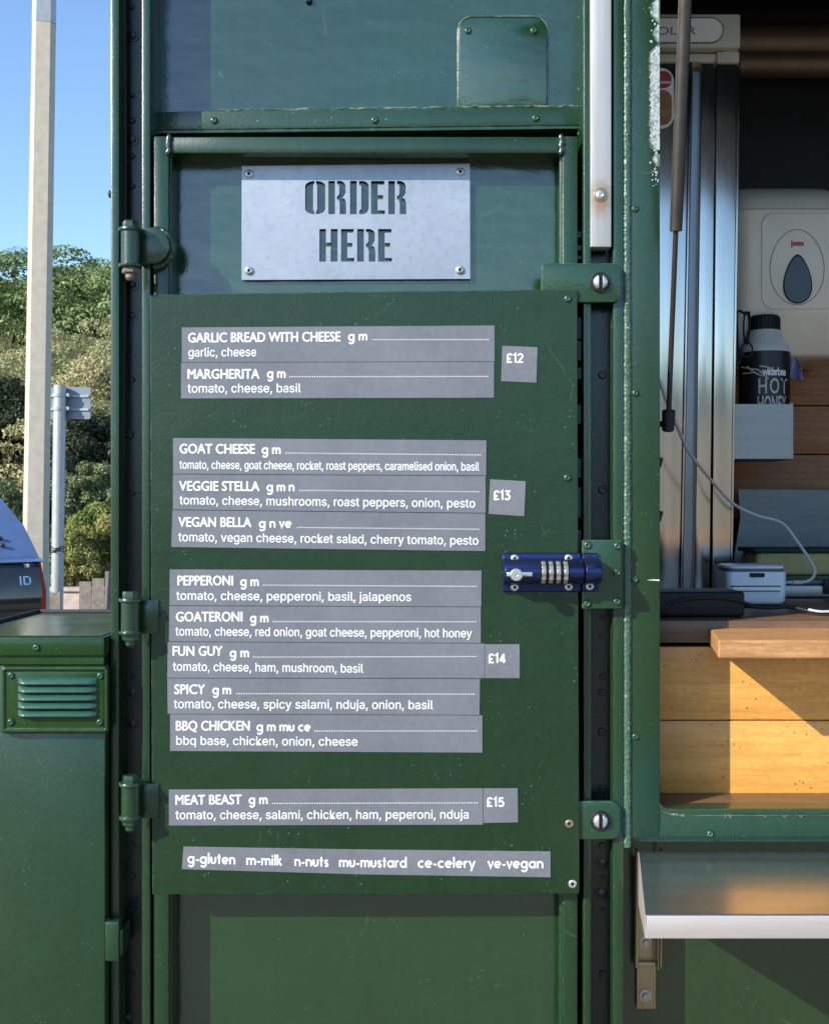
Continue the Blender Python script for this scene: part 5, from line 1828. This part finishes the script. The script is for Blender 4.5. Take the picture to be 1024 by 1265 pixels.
b = MB()
b.add(*wrap_text(text_shape('HOT', False, .01, 1.25), 928.5, 963.5, 489, 17.5, .66))
b.add(*wrap_text(text_shape('HONEY', False, .02, 1.0), 927.5, 962, 510, 17.0, .66))
b.build('label_name', M['silverink'], lb, smooth=False, recalc=False)
b = MB()
b.add(*wrap_text(text_shape('wilderbee', False, .03, .82), 932, 961.5, 467, 9.5, .70))
b.build('label_script', M['white'], lb, smooth=False, recalc=False)
b = MB()
for pts in ([(911, 454), (918, 458), (926, 460), (931, 466), (937, 471)], [(913, 463), (922, 463), (930, 468)], [(928, 456), (936, 457), (940, 460)], [(916, 455), (921, 462), (926, 465)]):
    q = []
    for (px, py) in pts:
        a = math.asin(max(-.98, min(.98, ((px + 2 - 512) * s_ - cxb) / rb)))
        q.append((cxb + (rl + .0004) * math.sin(a), ybt - (rl + .0004) * math.cos(a), zr(py)))
    b.tube(q, .0016, 6)
b.build('label_mark', M['silverink'], lb)

b = MB()
nn = 9
vs_ = []
yc = .70
for j in range(nn):
    for i in range(7):
        u, v_ = i / 6, j / (nn - 1)
        px = 971 + 24 * u * (.55 + .5 * v_) + 3 * math.sin(v_ * 5) - 4 * (1 - v_)
        py = 438 + 33 * v_ * (1 - .35 * abs(u - .72)) + 1.5 * math.sin(u * 7)
        vs_.append(P(px, py, yc + .012 * math.sin(u * 9 + v_ * 3)))
b.add(vs_, [(j * 7 + i, j * 7 + i + 1, (j + 1) * 7 + i + 1, (j + 1) * 7 + i) for j in range(nn - 1) for i in range(6)])
o = b.build('cloth', M['lilac'], None, origin=P(985, 468, yc), angle=180)
sm = o.modifiers.new('thickness', 'SOLIDIFY'); sm.thickness = .002
ss = o.modifiers.new('soft', 'SUBSURF'); ss.levels = 1; ss.render_levels = 2
tag(o, 'crumpled lilac cloth hanging behind the honey bottle', 'cloth')

yk = .575
b = MB()
b.tube([P(910 + 5 * math.cos(a), 440 - 11 * math.sin(a), yk) for a in [i * math.pi / 8 for i in range(17)]], .0016, 7)
b.tube([P(921.5 + 3.6 * math.cos(a), 405 - 20 * math.sin(a), yk + .004) for a in [i * math.pi / 8 for i in range(17)]], .0018, 7)
b.tube([P(922 + 7 * math.cos(a), 432 - 9 * math.sin(a), yk + .002) for a in [i * math.pi / 8 for i in range(17)]], .0016, 7)
b.ball(P(921.5, 421, yk + .002), .0055, 1, 1, .9, 10)
b.tube([P(908, 386, yk), P(914, 384, yk), P(920, 388, yk), P(926, 386, yk)], .0026, 7)
b.tube([P(909, 386, yk), P(910, 405, yk), P(911, 430, yk), P(912, 446, yk)], .0022, 7)
b.tube([P(925, 387, yk), P(926, 400, yk), P(923, 412, yk), P(921, 420, yk)], .0016, 7)
b.tube([P(904, 384, yk + .01), P(908, 386, yk), P(908, 400, yk)], .003, 7)
o = b.build('clip_bunch', M['black'], None, origin=P(915, 446, yk))
tag(o, 'bunch of black metal clips and rings hanging left of the honey bottle', 'clips')

# ------------------------------------------------------------------ card reader, cables, power adapter, sponge, box
ycr = .345
zfl = zc0 + .0012
t = thing('card_reader', (PX(936, ycr), ycr + .03, zfl), 'small white card reader standing on the counter', 'card reader')
b = MB()
zt = PZ(706, ycr)
x0_, x1_ = PX(898, ycr), PX(973.5, ycr)


def slab(z, ins, yfr, ybk, r=.012):
    return [(p[0], p[1], z) for p in rrect(x0_ + ins, x1_ - ins, yfr, ybk, r, 5)]


b.loft([slab(zfl + .001, .006, ycr + .004, ycr + .07), slab(zfl + .006, .002, ycr, ycr + .075), slab(zfl + .02, .001, ycr, ycr + .078), slab(zt - .008, 0, ycr + .002, ycr + .078), slab(zt - .001, 0, ycr + .003, ycr + .078)])
b.build('reader_case', M['reader'], t, angle=50)
b = MB(); b.loft([slab(zt - .0008, .003, ycr + .006, ycr + .075), slab(zt + .0042, .003, ycr + .006, ycr + .075)]); b.build('reader_rim', M['readergrey'], t)
b = MB(); b.loft([slab(zt + .0044, .003, ycr + .003, ycr + .076), slab(zt + .0078, .003, ycr + .003, ycr + .076), slab(zt + .0098, .006, ycr + .007, ycr + .073)]); b.build('reader_lid', M['reader'], t)
MB().prism(prr(926, 708, 944, 713, 1, ycr), ycr - .0006, ycr + .004).build('sensor_window', M['black'], t)
MB().prism(prr(904, 725, 963, 733, 1.2, ycr), ycr - .0016, ycr + .004, .0006).build('paper_slot', M['white'], t)
MB().pbox(904, 729.6, 963, 731.0, ycr - .0018, ycr + .004).pbox(903, 723.6, 964, 724.8, ycr - .0008, ycr + .004).build('slot_gap', M['black'], t)

b = MB()
cp = [(809, 462, .13), (815, 472, .13), (823, 495, .16), (838, 531, .22), (850, 557, .26), (876, 591, .32), (905, 622, .38), (935, 637, .40), (965, 646, .41), (985, 670, .41), (1001, 694, .41), (1006, 706, .41), (1002, 715, .41), (992, 719, .41), (970, 719.5, .40)]
pts = [P(*c) for c in cp]


def smooth_path(pts, k=6):
    out = []
    n_ = len(pts)
    for i in range(n_ - 1):
        p0, p1, p2, p3 = pts[max(i - 1, 0)], pts[i], pts[i + 1], pts[min(i + 2, n_ - 1)]
        for j in range(k):
            t_ = j / k
            out.append(.5 * ((2 * p1) + (-p0 + p2) * t_ + (2 * p0 - 5 * p1 + 4 * p2 - p3) * t_ ** 2 + (-p0 + 3 * p1 - 3 * p2 + p3) * t_ ** 3))
    return out + [pts[-1]]


b.tube(smooth_path(pts), .0024, 8)
b.cyl(P(978, 719.5, .40), P(990, 719.5, .41), .0034, 10)
o = b.build('charging_cable', M['cable'], None, origin=P(985, 719, .41))
tag(o, 'thin white cable drooping down to the card reader', 'cable')

ya_ = .150
t = thing('power_adapter', (PX(868, ya_), ya_ + .03, zfl), 'flat black power adapter lying on the counter beside the fridge', 'adapter')
b = MB()
b.box(PX(770, ya_), PX(920, ya_), ya_, ya_ + .075, zfl, PZ(731, ya_), .004, 3)
b.build('adapter_case', M['black'], t)
b = MB()
b.box(PX(770, ya_) + .002, PX(920, ya_) - .002, ya_ - .0008, ya_ + .074, PZ(749, ya_), PZ(748, ya_))
b.tube([P(825, 746, ya_ - .004), P(850, 740, ya_ - .005), P(880, 737.5, ya_ - .005), P(905, 740, ya_ - .004), P(921, 745, ya_ - .002), P(928, 749, ya_ + .02)], .0022, 8)
b.cyl(P(918, 747, ya_ + .03), P(930, 749, ya_ + .05), .005, 10, .003)
b.build('adapter_lead', M['rubber'], t)
b = MB()
pts = [P(930, 749.5, ya_ + .05), P(950, 751, .20), P(975, 750, .21), P(1000, 755, .19), P(1024, 758, .18), P(1080, 760, .2)]
pts = [Vector((p.x, p.y, max(p.z, zfl + .003))) for p in pts]
b.tube(smooth_path(pts), .0026, 8)
o = b.build('black_lead', M['black'], None, origin=P(975, 752, .2))
tag(o, 'black lead running along the counter in front of the card reader', 'cable')
b = MB()
pts = [P(996, 752.5, .185), P(1010, 755, .18), P(1030, 755, .18), P(1090, 757, .18)]
pts = [Vector((p.x, p.y - .006, max(p.z, zfl + .0038))) for p in pts]
b.tube(smooth_path(pts), .0019, 8)
o = b.build('white_lead', M['cable'], None, origin=P(1010, 755, .18))
tag(o, 'short white lead at the right edge of the counter', 'cable')

yg = .62
t = thing('sponge', (PX(990, yg), yg + .04, PZ(711, yg)), 'thick yellow sponge pad with dark green top behind the card reader', 'sponge')
MB().box(PX(934, yg), PX(1110, yg), yg, yg + .10, PZ(711, yg), PZ(683, yg), .008, 3).build('foam', M['sponge'], t)
MB().box(PX(930, yg), PX(1114, yg), yg - .004, yg + .104, PZ(683, yg) + .0003, PZ(677.5, yg), .004, 3).build('scourer', M['spongetop'], t)
yg = .50
t = thing('steel_tray', (PX(1040, yg), yg, zfl), 'grey steel tray on the counter right of the card reader', 'tray')
b = MB()
b.box(PX(960, yg), PX(1150, yg), yg, yg + .28, zfl, PZ(723, yg), .003)
b.build('tray_base', M['sheet'], t)
b = MB(); b.box(PX(960, yg), PX(1150, yg), yg + .004, yg + .276, PZ(723, yg) + .0004, PZ(711.6, .62), .003); b.build('tray_insert', M['readergrey'], t)
MB().pbox(1017, 716, 1034, 734, yg - .006, yg - .0004, .002).build('handle', M['black'], t)
